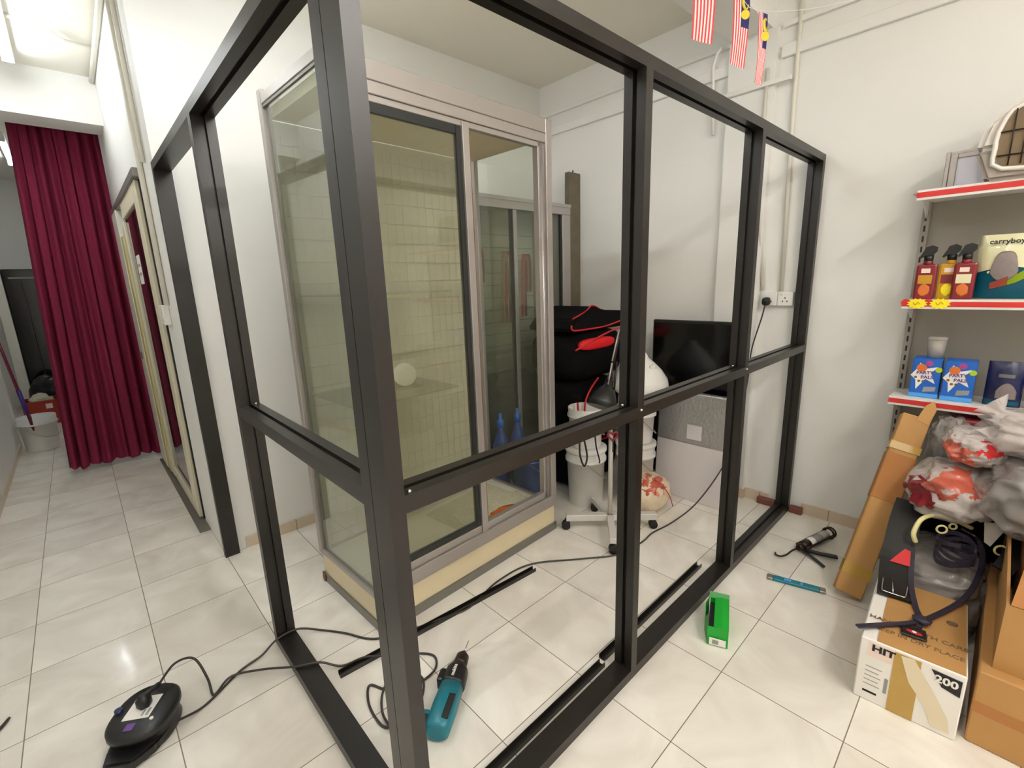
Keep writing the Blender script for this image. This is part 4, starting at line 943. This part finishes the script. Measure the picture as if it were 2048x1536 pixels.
# pouch of cat litter
def pouch(name, x, y0, y1, z0, z1, th, m_, parent, px=0.5):
    m = MB(); n = 14; vs = []
    for sgn in (1, -1):
        g_ = []
        for j in range(n + 1):
            row = []
            for i in range(n + 1):
                u, v = i / n, j / n
                t_ = th * (math.sin(math.pi * u) ** 0.6) * (math.sin(math.pi * min(1, v * 0.93 + 0.05)) ** 0.6)
                row.append(m.v((x - sgn * t_ + 0.004 * noise.noise(Vector((u * 6, v * 6, sgn))), y0 + (y1 - y0) * u, z0 + (z1 - z0) * v)))
            g_.append(row)
        for j in range(n):
            for i in range(n): m.f([g_[j][i], g_[j][i + 1], g_[j + 1][i + 1], g_[j + 1][i]], True)
    bmesh.ops.remove_doubles(m.bm, verts=m.bm.verts[:], dist=0.0005)
    return m
def band(x, y0, y1, z0, z1, th, a, b_, c, d_, off, n=14):
    # patch of the pouch front between u in a..b and v in c..d, lifted by off
    m = MB(); g_ = []
    for j in range(n + 1):
        row = []
        for i in range(n + 1):
            u = a + (b_ - a) * i / n; v = c(i / n) + (d_(i / n) - c(i / n)) * j / n
            t_ = th * (math.sin(math.pi * u) ** 0.6) * (math.sin(math.pi * min(1, v * 0.93 + 0.05)) ** 0.6)
            row.append(m.v((x - t_ - off, y0 + (y1 - y0) * u, z0 + (z1 - z0) * v)))
        g_.append(row)
    for j in range(n):
        for i in range(n): m.f([g_[j][i], g_[j][i + 1], g_[j + 1][i + 1], g_[j + 1][i]], True)
    bmesh.ops.solidify(m.bm, geom=m.bm.faces[:], thickness=0.0008)
    return m
pa = (1.40, -0.455, -0.66, 1.376, 1.655, 0.045)
lp = thing('litter_pouch', 'pale yellow and teal pouch of cat litter standing on the middle shelf', 'pouch', (1.40, -0.55, 1.375))
obj('bag', pouch('bag', *pa, 'pale', lp), 'pale', lp)
obj('lower_print', band(*pa, 0.02, 0.98, lambda f: 0.01, lambda f: 0.42 + 0.08 * math.sin(f * 3), 0.002), 'pouchteal', lp)
obj('lime_swoosh', band(*pa, 0.45, 0.98, lambda f: 0.22 + 0.30 * f * f, lambda f: 0.30 + 0.27 * f, 0.0045), 'lime', lp)
obj('window', band(*pa, 0.22, 0.66, lambda f: 0.28 + 0.15 * (2 * f - 1) ** 2, lambda f: 0.74 - 0.36 * (2 * f - 1) ** 4, 0.006), 'litter', lp)
obj('red_print', band(*pa, 0.26, 0.52, lambda f: 0.16 + 0.06 * f, lambda f: 0.26 + 0.1 * f, 0.0075), 'bagorange', lp)
text('lettering', 'carryboy', 0.030, (1.3665, -0.540, 1.624), (0, -1, 0), (0.22, 0, 1), 'ink', lp, bold=0.0006)
# blue boxes
def pbox(y0, y1, x, label):
    z = 0.895
    t = thing('treat_box', label, 'box', (x, (y0 + y1) / 2, z), 'blue boxes on the lower shelf')
    obj('carton', MB().box(x, x + 0.1, y0, y1, z, z + 0.195, 0.002), 'boxblue', t)
    c = (y0 + y1) / 2; w_ = abs(y1 - y0)
    obj('lower_band', MB().box(x - 0.0006, x, y0 + 0.001, y1 - 0.001, z + 0.002, z + 0.022), 'boxsky', t)
    star = [(-0.5, 0.04), (-0.33, 0.30), (-0.2, 0.66), (-0.04, 0.36), (0.42, 0.5), (0.22, 0.2), (0.4, -0.30), (0.05, -0.1), (-0.25, -0.62), (-0.3, -0.16)]
    m = MB(); m.slab((x - 0.001, c + 0.004, z + 0.105), (0, -1, 0), (0, 0, 1), [(a * 0.105, b_ * 0.105) for a, b_ in star], -0.0006); obj('star_print', m, 'paper', t)
    obj('dots', MB().disc((x - 0.0011, c + 0.018, z + 0.148), (0, -1, 0), (0, 0, 1), 0.02, 14, -0.0006), 'orange', t)
    obj('dots', MB().disc((x - 0.0009, c - 0.008, z + 0.172), (0, -1, 0), (0, 0, 1), 0.014, 14, -0.0004), 'magenta', t)
    obj('dots', MB().disc((x - 0.0009, c - 0.045, z + 0.143), (0, -1, 0), (0, 0, 1), 0.013, 14, -0.0004), 'lime', t)
    obj('paw_dots', MB().disc((x - 0.0018, c + 0.036, z + 0.10), (0, -1, 0), (0, 0, 1), 0.006, 10, -0.0004).disc((x - 0.0018, c + 0.022, z + 0.082), (0, -1, 0), (0, 0, 1), 0.006, 10, -0.0004).disc((x - 0.0018, c + 0.006, z + 0.082), (0, -1, 0), (0, 0, 1), 0.006, 10, -0.0004), 'fadedink', t)
    text('lettering', 'PARTY', 0.021, (x - 0.0022, c + 0.004, z + 0.125), (0, -1, 0.1), (0, 0.1, 1), 'purple', t, bold=0.0006)
    text('lettering', 'PALS', 0.022, (x - 0.0022, c - 0.006, z + 0.103), (0, -1, 0.05), (0, 0.05, 1), 'purple', t, bold=0.0006)
    m = MB(); m.slab((x - 0.001, c - 0.02, z + 0.045), (0, -1, 0), (0, 0, 1), [(-0.024, -0.016), (0.022, -0.008), (0.024, 0.014), (-0.02, 0.01)], -0.0006); obj('picture', m, 'greyink', t)
pbox(-0.292, -0.400, 1.385, 'left blue treat box with a white star on the lower shelf')
pbox(-0.410, -0.520, 1.380, 'right blue treat box with a white star next to the navy pouch')
ct_ = thing('clear_cup', 'clear plastic cup standing on the left blue box', 'cup', (1.44, -0.365, 1.09))
obj('body', MB().lathe([(0.03, 0), (0.036, 0.09), (0.034, 0.09), (0.028, 0.003)], (1.44, -0.365, 1.091), 20), 'bagclear', ct_)
obj('lid', MB().lathe([(0.038, 0.088), (0.038, 0.098), (0.03, 0.104)], (1.44, -0.365, 1.091), 20), 'bagclear', ct_)
def treat(y0, y1, x, m1, m2, m3, label):
    a = (x, y0, y1, 0.896, 1.10, 0.03); t = thing('treat_pouch', label, 'pouch', (x, (y0 + y1) / 2, 0.895), 'treat pouches on the lower shelf')
    obj('bag', pouch('bag', *a, m1, t), m1, t)
    obj('lower_print', band(*a, 0.03, 0.97, lambda f: 0.03, lambda f: 0.14, 0.002), m2, t)
    obj('picture', band(*a, 0.3, 0.85, lambda f: 0.18, lambda f: 0.55 - 0.2 * (2 * f - 1) ** 2, 0.003), m3, t)
    obj('title_print', band(*a, 0.3, 0.75, lambda f: 0.66, lambda f: 0.74, 0.003), 'greyink', t)
treat(-0.555, -0.675, 1.40, 'navy', 'pouchteal', 'litter', 'navy treat pouch with a grey picture on the lower shelf')
treat(-0.69, -0.80, 1.40, 'boxblue', 'boxsky', 'pale', 'blue treat pouch right of the navy one on the lower shelf')
# price tags
def ptag(y, x, z, label):
    t = thing('price_tag', label, 'price tag', (x, y, z), 'yellow star price tags on the rails')
    st = [((0.05 if k % 2 else 0.038) * math.cos(2 * math.pi * k / 24), (0.028 if k % 2 else 0.021) * math.sin(2 * math.pi * k / 24)) for k in range(24)]
    m = MB(); m.slab((x, y - 0.02, z), (0, -1, 0), (0, 0, 1), [(a * 0.78, b_ * 0.9) for a, b_ in st], -0.001); obj('star_card', m, 'yellow', t)
    obj('red_heart', MB().disc((x + 0.0015, y + 0.022, z + 0.004), (0, -1, 0), (0, 0, 1), 0.018, 14, -0.001), 'railred', t)
    obj('scribble', MB().tube([(x - 0.0016, y - 0.005, z + 0.006), (x - 0.0016, y - 0.015, z - 0.006), (x - 0.0016, y - 0.022, z + 0.008), (x - 0.0016, y - 0.032, z - 0.002)], 0.0012, 5, 3), 'amber', t)
ptag(-0.262, 1.296, 1.36, 'left yellow star price tag with red heart on the middle rail')
ptag(-0.342, 1.296, 1.36, 'right yellow star price tag with red heart on the middle rail')
ptag(-0.665, 1.319, 0.882, 'yellow star price tag on the lower rail above the bags')
# top shelf
sf = thing('glazed_box', 'grey framed box with a bright white pane on top of the rack', 'box', (1.42, -0.4, 1.865))
obj('frame', MB().box(1.40, 1.415, -0.335, -0.31, 1.866, 2.02, 0.002).box(1.40, 1.415, -0.6, -0.335, 2.0, 2.02, 0.002).box(1.395, 1.46, -0.31, -0.295, 1.866, 2.03, 0.002).box(1.405, 1.46, -0.6, -0.31, 2.02, 2.03), 'alu', sf)
obj('pane', MB().box(1.408, 1.412, -0.6, -0.335, 1.867, 2.0), 'lightbox', sf)
pc = thing('pet_carrier', 'grey and white plastic pet carrier with a wire door on top of the rack', 'pet carrier', (1.4, -0.65, 1.866))
m = MB(); m.prism([(-0.44, 1.867), (-0.83, 1.867), (-0.87, 1.99), (-0.395, 1.99)], 0, 1.27, 1.55)
bmesh.ops.bevel(m.bm, geom=m.bm.edges[:], offset=0.015, segments=3, affect='EDGES'); obj('tub', m, 'carrierbase', pc)
m = MB(); m.prism([(-0.395, 1.992), (-0.87, 1.992), (-0.85, 2.10), (-0.78, 2.17), (-0.70, 2.19), (-0.56, 2.19), (-0.49, 2.17), (-0.42, 2.10)], 0, 1.275, 1.55)
bmesh.ops.bevel(m.bm, geom=m.bm.edges[:], offset=0.02, segments=3, affect='EDGES'); obj('lid_shell', m, 'carriertop', pc)
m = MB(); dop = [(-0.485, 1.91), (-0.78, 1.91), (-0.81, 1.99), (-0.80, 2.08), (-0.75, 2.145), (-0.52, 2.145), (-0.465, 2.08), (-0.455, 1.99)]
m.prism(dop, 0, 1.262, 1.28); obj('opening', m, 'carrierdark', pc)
m = MB(); m.tube([(1.262, a, b_) for a, b_ in dop], 0.009, 8, 3, True); obj('door_rim', m, 'carriertop', pc)
m = MB(); y = -0.50
while y > -0.79: m.cyl((1.255, y, 1.92), (1.255, y, 2.13), 0.0025, n=6); y -= 0.035
for z in (1.96, 2.05): m.cyl((1.256, -0.465, z), (1.256, -0.80, z), 0.0025, n=6)
obj('wire_door', m, 'gunmetal', pc)

# ------------------------------------------------------------------ long carton leaning on the rack
P0, P1 = Vector((0.838, -0.236, 0.0)), Vector((1.255, -0.345, 0.80)); d_ = (P1 - P0).normalized()
s_ = Vector((0.33, -0.94, 0)); s_ = (s_ - d_ * s_.dot(d_)).normalized(); n_ = d_.cross(s_)
Xc = Matrix(((s_.x, n_.x, d_.x, P0.x), (s_.y, n_.y, d_.y, P0.y), (s_.z, n_.z, d_.z, P0.z + 0.024), (0, 0, 0, 1)))
lc = thing('long_carton', 'long narrow cardboard carton leaning against the shelf rack', 'carton', (0.838, -0.236, 0))
Lc = (P1 - P0).length
obj('body', MB(Xc).box(-0.055, 0.055, -0.028, 0.028, 0.0, Lc, 0.004), 'card', lc)
obj('sleeve', MB(Xc).box(-0.058, 0.058, -0.031, 0.031, Lc * 0.52, Lc * 0.78, 0.004), 'card_d', lc)
obj('tape_band', MB(Xc).box(-0.0565, 0.0565, -0.0295, 0.0295, Lc * 0.10, Lc * 0.16), 'tape', lc)
obj('tape_band', MB(Xc).box(-0.059, 0.059, -0.032, 0.032, Lc * 0.80, Lc * 0.84), 'tape', lc)
m = MB(Xc); m.prism([(0.0, Lc - 0.02), (0.05, Lc - 0.03), (0.058, Lc + 0.05), (0.04, Lc + 0.09), (0.015, Lc + 0.06)], 1, -0.03, -0.02); obj('torn_flap', m, 'card', lc)

# ------------------------------------------------------------------ gloves carton with lettering
hx0, hx1, hy0, hy1, hz = 0.245, 0.70, -0.378, -0.652, 0.25
Xh = Matrix.Translation((hx0, -0.515, 0)) @ Matrix.Rotation(math.radians(3), 4, 'Z') @ Matrix.Translation((-hx0, 0.515, 0))
hb = thing('white_carton', 'white printed carton with taped brown lid holding belts in the right foreground', 'carton', (0.45, -0.515, 0))
obj('body', MB(Xh).box(hx0, hx1, hy1, hy0, 0, hz, 0.004), 'paper', hb)
obj('lid_panel', MB(Xh).box(hx0 + 0.004, hx1 - 0.004, hy1 + 0.004, hy0 - 0.045, hz, hz + 0.003), 'card', hb)
obj('tape_strip', MB(Xh).box(hx0 - 0.0016, hx0, hy0 - 0.165, hy0 - 0.095, 0.002, hz - 0.01), 'tape', hb)
m = MB(Xh); m.slab((hx0 - 0.0028, hy0 - 0.112, 0.235), (0, -1, 0), (0, 0, 1), [(0, 0), (0.035, 0.005), (0.09, -0.085), (0.135, -0.165), (0.145, -0.215), (0.10, -0.215), (0.075, -0.15), (0.03, -0.09)], -0.001); obj('clear_tape', m, 'cleartape', hb)
m = MB(Xh); m.slab((hx0 - 0.0022, hy0 - 0.19, 0.232), (0, -1, 0), (0, 0, 1), [(0, 0), (0.075, -0.004), (0.075, -0.064), (0.03, -0.052)], -0.001); obj('number_patch', m, 'ink', hb)
R3 = Xh.to_3x3(); uf = R3 @ Vector((0, -1, 0))
text('lettering', '200', 0.036, Xh @ Vector((hx0 - 0.0036, hy0 - 0.229, 0.206)), uf, (0, 0, 1), 'paper', hb, bold=0.0012, sx=1.05)
obj('brand_panel', MB(Xh).box(hx0 - 0.0008, hx0, hy0 - 0.095, hy0 - 0.022, 0.185, 0.24), 'pinkpaper', hb)
text('lettering', 'HIT', 0.034, Xh @ Vector((hx0 - 0.0018, hy0 - 0.066, 0.221)), uf, (0, 0, 1), 'ink', hb, bold=0.0014, sx=1.2)
m = MB(Xh)
for k in range(5): m.box(hx0 - 0.0008, hx0, hy0 - 0.07 + 0.006 * (k % 2), hy0 - 0.024, 0.14 - k * 0.018, 0.143 - k * 0.018)
m.box(hx0 - 0.0008, hx0, hy0 - 0.09, hy0 - 0.08, 0.06, 0.12)
obj('small_print', m, 'greyink', hb)
obj('barcode', MB(Xh).box(hx0 - 0.0008, hx0, hy0 - 0.065, hy0 - 0.025, 0.035, 0.043), 'ink', hb)
for s_t, cx_, cy_, sz in (('HANDLE WITH CARE', 0.385, -0.52, 0.028), ('KEEP IN DRY PLACE', 0.325, -0.525, 0.027)):
    text('lettering', s_t, sz, Xh @ Vector((cx_, cy_, hz + 0.0036)), uf, R3 @ Vector((1, 0, 0)), 'fadedink', hb, bold=0.0004)
m = MB(Xh)
for k in range(8):
    a = k * math.pi / 8; m.slab((0.52, -0.61, hz + 0.0034), (math.cos(a), math.sin(a), 0), (-math.sin(a), math.cos(a), 0), [(-0.016, -0.002), (0.016, -0.002), (0.016, 0.002), (-0.016, 0.002)], 0.0004 + 0.0001 * k)
obj('print_mark', m, 'fadedink', hb)
obj('side_print', MB(Xh).box(hx0 + 0.004, hx0 + 0.02, hy0, hy0 + 0.0008, 0.205, 0.24), 'railred', hb)

# ------------------------------------------------------------------ brown cartons on the right
bc = thing('brown_carton', 'big brown cardboard carton at the right edge below the open one', 'carton', (0.7, -0.97, 0), 'brown cartons by the rack')
m = MB().box(0.285, 1.25, -1.32, -0.672, 0, 0.27, 0.004); obj('body', m, 'card', bc)
obj('tape_band', MB().box(0.2842, 0.285, -1.32, -0.674, 0.12, 0.16), 'card_d', bc)
oc = thing('brown_carton', 'open brown cardboard carton with raised flap stacked on the lower one', 'carton', (0.78, -1.0, 0.27), 'brown cartons by the rack')
b = MB().box(0.33, 0.338, -1.34, -0.70, 0.27, 0.50).box(0.338, 1.2, -0.708, -0.70, 0.27, 0.50).box(1.2, 1.208, -1.34, -0.70, 0.27, 0.50).box(0.338, 1.2, -1.34, -1.332, 0.27, 0.5).box(0.338, 1.2, -1.332, -0.708, 0.27, 0.278)
obj('body', b, 'card', oc)
m = MB(); m.slab((0.334, -0.71, 0.50), (0, -1, 0), (0.6, 0, 0.55), [(0, 0), (0.6, 0), (0.58, 0.16), (0.02, 0.16)], 0.004); obj('flap', m, 'card_d', oc)
obj('inner_carton', MB().box(0.52, 1.15, -1.30, -0.74, 0.28, 0.56, 0.004), 'card_d', oc)
gc = thing('grey_wrapped_bundle', 'grey plastic wrapped bundle behind the white carton under the bag pile', 'bundle', (0.98, -0.50, 0))
obj('film', MB().blob((0.98, -0.52, 0.165), (0.24, 0.16, 0.175), 5, 0.08, 1.6, 9, 0.6, True, zmin=0.001, stretch=(1, 1, 2.5)), 'baggrey', gc)
obj('contents', MB().blob((0.98, -0.52, 0.16), (0.22, 0.145, 0.155), 3, 0.05, 2, 9, 0.6, zmin=0.003), 'bagcore', gc)
bb = thing('dark_cloth_bundle', 'dark cloth bundle under the plastic bags against the shelf rack', 'bundle', (1.2, -0.62, 0.12))
obj('body', MB().blob((1.22, -0.62, 0.28), (0.13, 0.26, 0.24), 4, 0.1, 2, 5, 0.6, zmin=0.0), 'darkcloth', bb)

# ------------------------------------------------------------------ pile of plastic bags
def pbag(c, r, mt, core, seed, label, inner=(), amp=0.15, sq=0.8, stretch=(1, 1.5, 1.5), tie=None, freq=1.05):
    t = thing('plastic_bag', label, 'plastic bag', (c[0], c[1], c[2] - r[2]), 'pile of plastic bags')
    obj('film', MB().blob(c, r, 5, amp, freq, seed, sq, True, stretch=stretch), mt, t)
    if core: obj('contents', MB().blob(c, [x * 0.8 for x in r], 4, 0.15, 2, seed + 3, 0.8), core, t)
    for d, rad, mi in inner:
        d = Vector(d).normalized()
        obj('coloured_contents', MB().blob(c, r, 5, amp, freq, seed, sq, True, stretch=stretch, grow=0.008, keep=lambda p, n: (p - d).length + 0.45 * n < rad), mi, t)
    if tie:
        m = MB(); p = Vector(tie[0]); q = Vector(tie[1]); ax = (q - p).normalized(); u = ax.orthogonal().normalized(); v = ax.cross(u); rs = []
        for k, (f, rr) in enumerate(((0.0, tie[2]), (0.35, tie[2] * 0.6), (0.6, tie[2] * 0.28), (0.75, tie[2] * 0.5), (1.0, tie[2] * 0.8))):
            rs.append([m.v(p + (q - p) * f + (u * math.cos(a) + v * math.sin(a)) * rr * (1 + 0.25 * math.sin(5 * a + k))) for a in [j * math.pi / 15 for j in range(30)]])
        for a_, b_ in zip(rs, rs[1:]):
            for i in range(30): m.f([a_[i], a_[(i + 1) % 30], b_[(i + 1) % 30], b_[i]], True)
        obj('gathered_neck', m, mt, t)
pbag((1.03, -0.80, 0.645), (0.30, 0.22, 0.15), 'baggrey', 'bagcore', 11, 'big smoky grey plastic bag in the middle of the pile')
pbag((1.14, -0.80, 0.85), (0.22, 0.24, 0.09), 'bagwhite', 'bagcorelight', 12, 'crumpled white plastic bag on top of the pile under the shelf', tie=((1.10, -0.66, 0.88), (1.12, -0.58, 0.96), 0.07))
pbag((1.08, -0.56, 0.78), (0.13, 0.10, 0.075), 'bagwhite', 'bagcorelight', 13, 'small white plastic bag with red contents beside the shelf rail', [((-0.75, 0.6, -0.3), 0.6, 'bagorange'), ((-0.8, -0.5, 0.2), 0.35, 'red')], tie=((1.05, -0.60, 0.83), (1.07, -0.64, 0.90), 0.06))
pbag((1.05, -0.52, 0.575), (0.20, 0.15, 0.115), 'bagwhite', 'bagcorelight', 14, 'white plastic bag with orange contents above the leather belt', [((-0.7, -0.1, 0.65), 0.5, 'bagorange'), ((-0.75, 0.6, 0.1), 0.45, 'winered')])
pbag((1.34, -0.47, 0.68), (0.10, 0.08, 0.15), 'baggrey', 'bagcore', 15, 'dark grey plastic bag between the long carton and the shelf')
tag(obj('red_package', MB().blob((1.42, -0.56, 0.79), (0.09, 0.12, 0.045), 3, 0.08, 2, 16, 0.5), 'winered', loc=(1.42, -0.56, 0.745)), 'dark red package under the lower shelf rail behind the bags', 'package')

# ------------------------------------------------------------------ belts, leads and harness on the carton
lb = thing('leather_belt', 'wide black leather collar with silver buckle draped on the white carton', 'collar', (0.75, -0.40, 0.3))
obj('band', MB().strap([(0.98, -0.40, 0.50), (0.88, -0.395, 0.43), (0.74, -0.40, 0.325), (0.62, -0.415, 0.275), (0.545, -0.425, 0.262)], 0.105, 0.004, (0.1, -1, 0)), 'beltb', lb)
m = MB(); m.tube([(0.625, -0.378, 0.288), (0.56, -0.385, 0.272), (0.553, -0.395, 0.271), (0.556, -0.445, 0.271), (0.566, -0.458, 0.272), (0.63, -0.455, 0.288)], 0.0028, 6, 3); m.cyl((0.557, -0.42, 0.272), (0.635, -0.405, 0.292), 0.0025, n=6); obj('buckle', m, 'chrome', lb)
m = MB(); m.slab((0.735, -0.405, 0.331), (0.08, -1, 0), (1, 0.05, 0.7), [(-0.025, -0.02), (0.04, -0.02), (0.035, 0.05), (0.015, 0.055)], 0.003); obj('red_patch', m, 'red', lb)
ld = thing('dark_lead', 'dark blue strap lead looping over the white carton', 'lead', (0.55, -0.5, 0.26))
m = MB()
m.strap([(1.02, -0.40, 0.50), (0.92, -0.42, 0.45), (0.80, -0.44, 0.36), (0.66, -0.46, 0.29), (0.54, -0.49, 0.262), (0.46, -0.515, 0.262), (0.40, -0.515, 0.266)], 0.018, 0.003, (0.3, -1, 0)); obj('strap', m, 'strap', ld)
m = MB(); m.strap([(0.255, -0.362, 0.268), (0.34, -0.43, 0.264), (0.42, -0.50, 0.266), (0.52, -0.55, 0.266), (0.68, -0.61, 0.272), (0.80, -0.64, 0.31), (0.92, -0.645, 0.37), (0.98, -0.62, 0.41), (0.99, -0.57, 0.43)], 0.018, 0.003, (0.8, 0.6, 0)); obj('strap', m, 'strap', ld)
obj('knot', MB().blob((0.445, -0.518, 0.272), (0.022, 0.028, 0.012), 3, 0.25, 4, 2), 'strap', ld)
obj('tab', MB(Matrix.Translation((0.365, -0.505, 0.258)) @ Matrix.Rotation(0.15, 4, 'Z')).box(-0.03, 0.03, -0.035, 0.035, 0, 0.006, 0.002), 'beltb', ld)
obj('badge', MB().blob((0.362, -0.507, 0.2645), (0.010, 0.024, 0.0012), 2, 0), 'red', ld); obj('badge_centre', MB().blob((0.362, -0.507, 0.266), (0.007, 0.007, 0.0008), 2, 0), 'paper', ld)
yc = thing('yellow_cord', 'pale yellow cord arching over the belts on the white carton', 'cord', (0.9, -0.47, 0.45))
obj('cord', MB().tube([(0.80, -0.445, 0.40), (0.80, -0.435, 0.44), (0.84, -0.45, 0.49), (0.90, -0.49, 0.50), (0.95, -0.54, 0.48), (1.0, -0.60, 0.44)], 0.009, 8, 6), 'cordy', yc)
rb = thing('harness_bundle', 'tangled dark harness with metal rings lying among the bags', 'harness', (0.87, -0.57, 0.40))
m = MB()
for k in range(5):
    a0 = k * 1.1
    m.strap([(0.84 + 0.075 * math.cos(a0 + t_) * (1 - 0.05 * k), -0.565 + 0.06 * math.sin(a0 + t_), 0.36 + 0.018 * k + 0.012 * math.sin(2 * t_ + k)) for t_ in [j * 0.75 for j in range(8)]], 0.016, 0.003, (0, 0, 1))
obj('straps', m, 'strap', rb)
for p, r_ in (((0.86, -0.515, 0.46), 0.017), ((0.92, -0.545, 0.46), 0.012), ((0.90, -0.69, 0.42), 0.02)):
    m = MB(); m.tube([(p[0] + 0.4 * r_ * math.cos(a), p[1] - r_ * math.cos(a) * 0.9, p[2] + r_ * math.sin(a)) for a in [k * math.pi / 7 for k in range(14)]], 0.004, 8, 1, True); obj('ring', m, 'cordy', rb)
obj('white_tag', MB().slab((0.97, -0.66, 0.47), (0.3, -1, -0.2), (0.5, 0, 0.85), [(-0.03, 0.02), (-0.02, -0.06), (0.0, -0.07), (0.03, 0.0), (0.025, 0.035)], 0.003), 'paper', rb)
m = MB(); m.strap([(1.0, -0.72, 0.52), (0.95, -0.73, 0.46), (0.88, -0.72, 0.41), (0.83, -0.70, 0.37)], 0.06, 0.006, (0.2, -1, 0)); obj('wide_strap', m, 'beltb', rb)
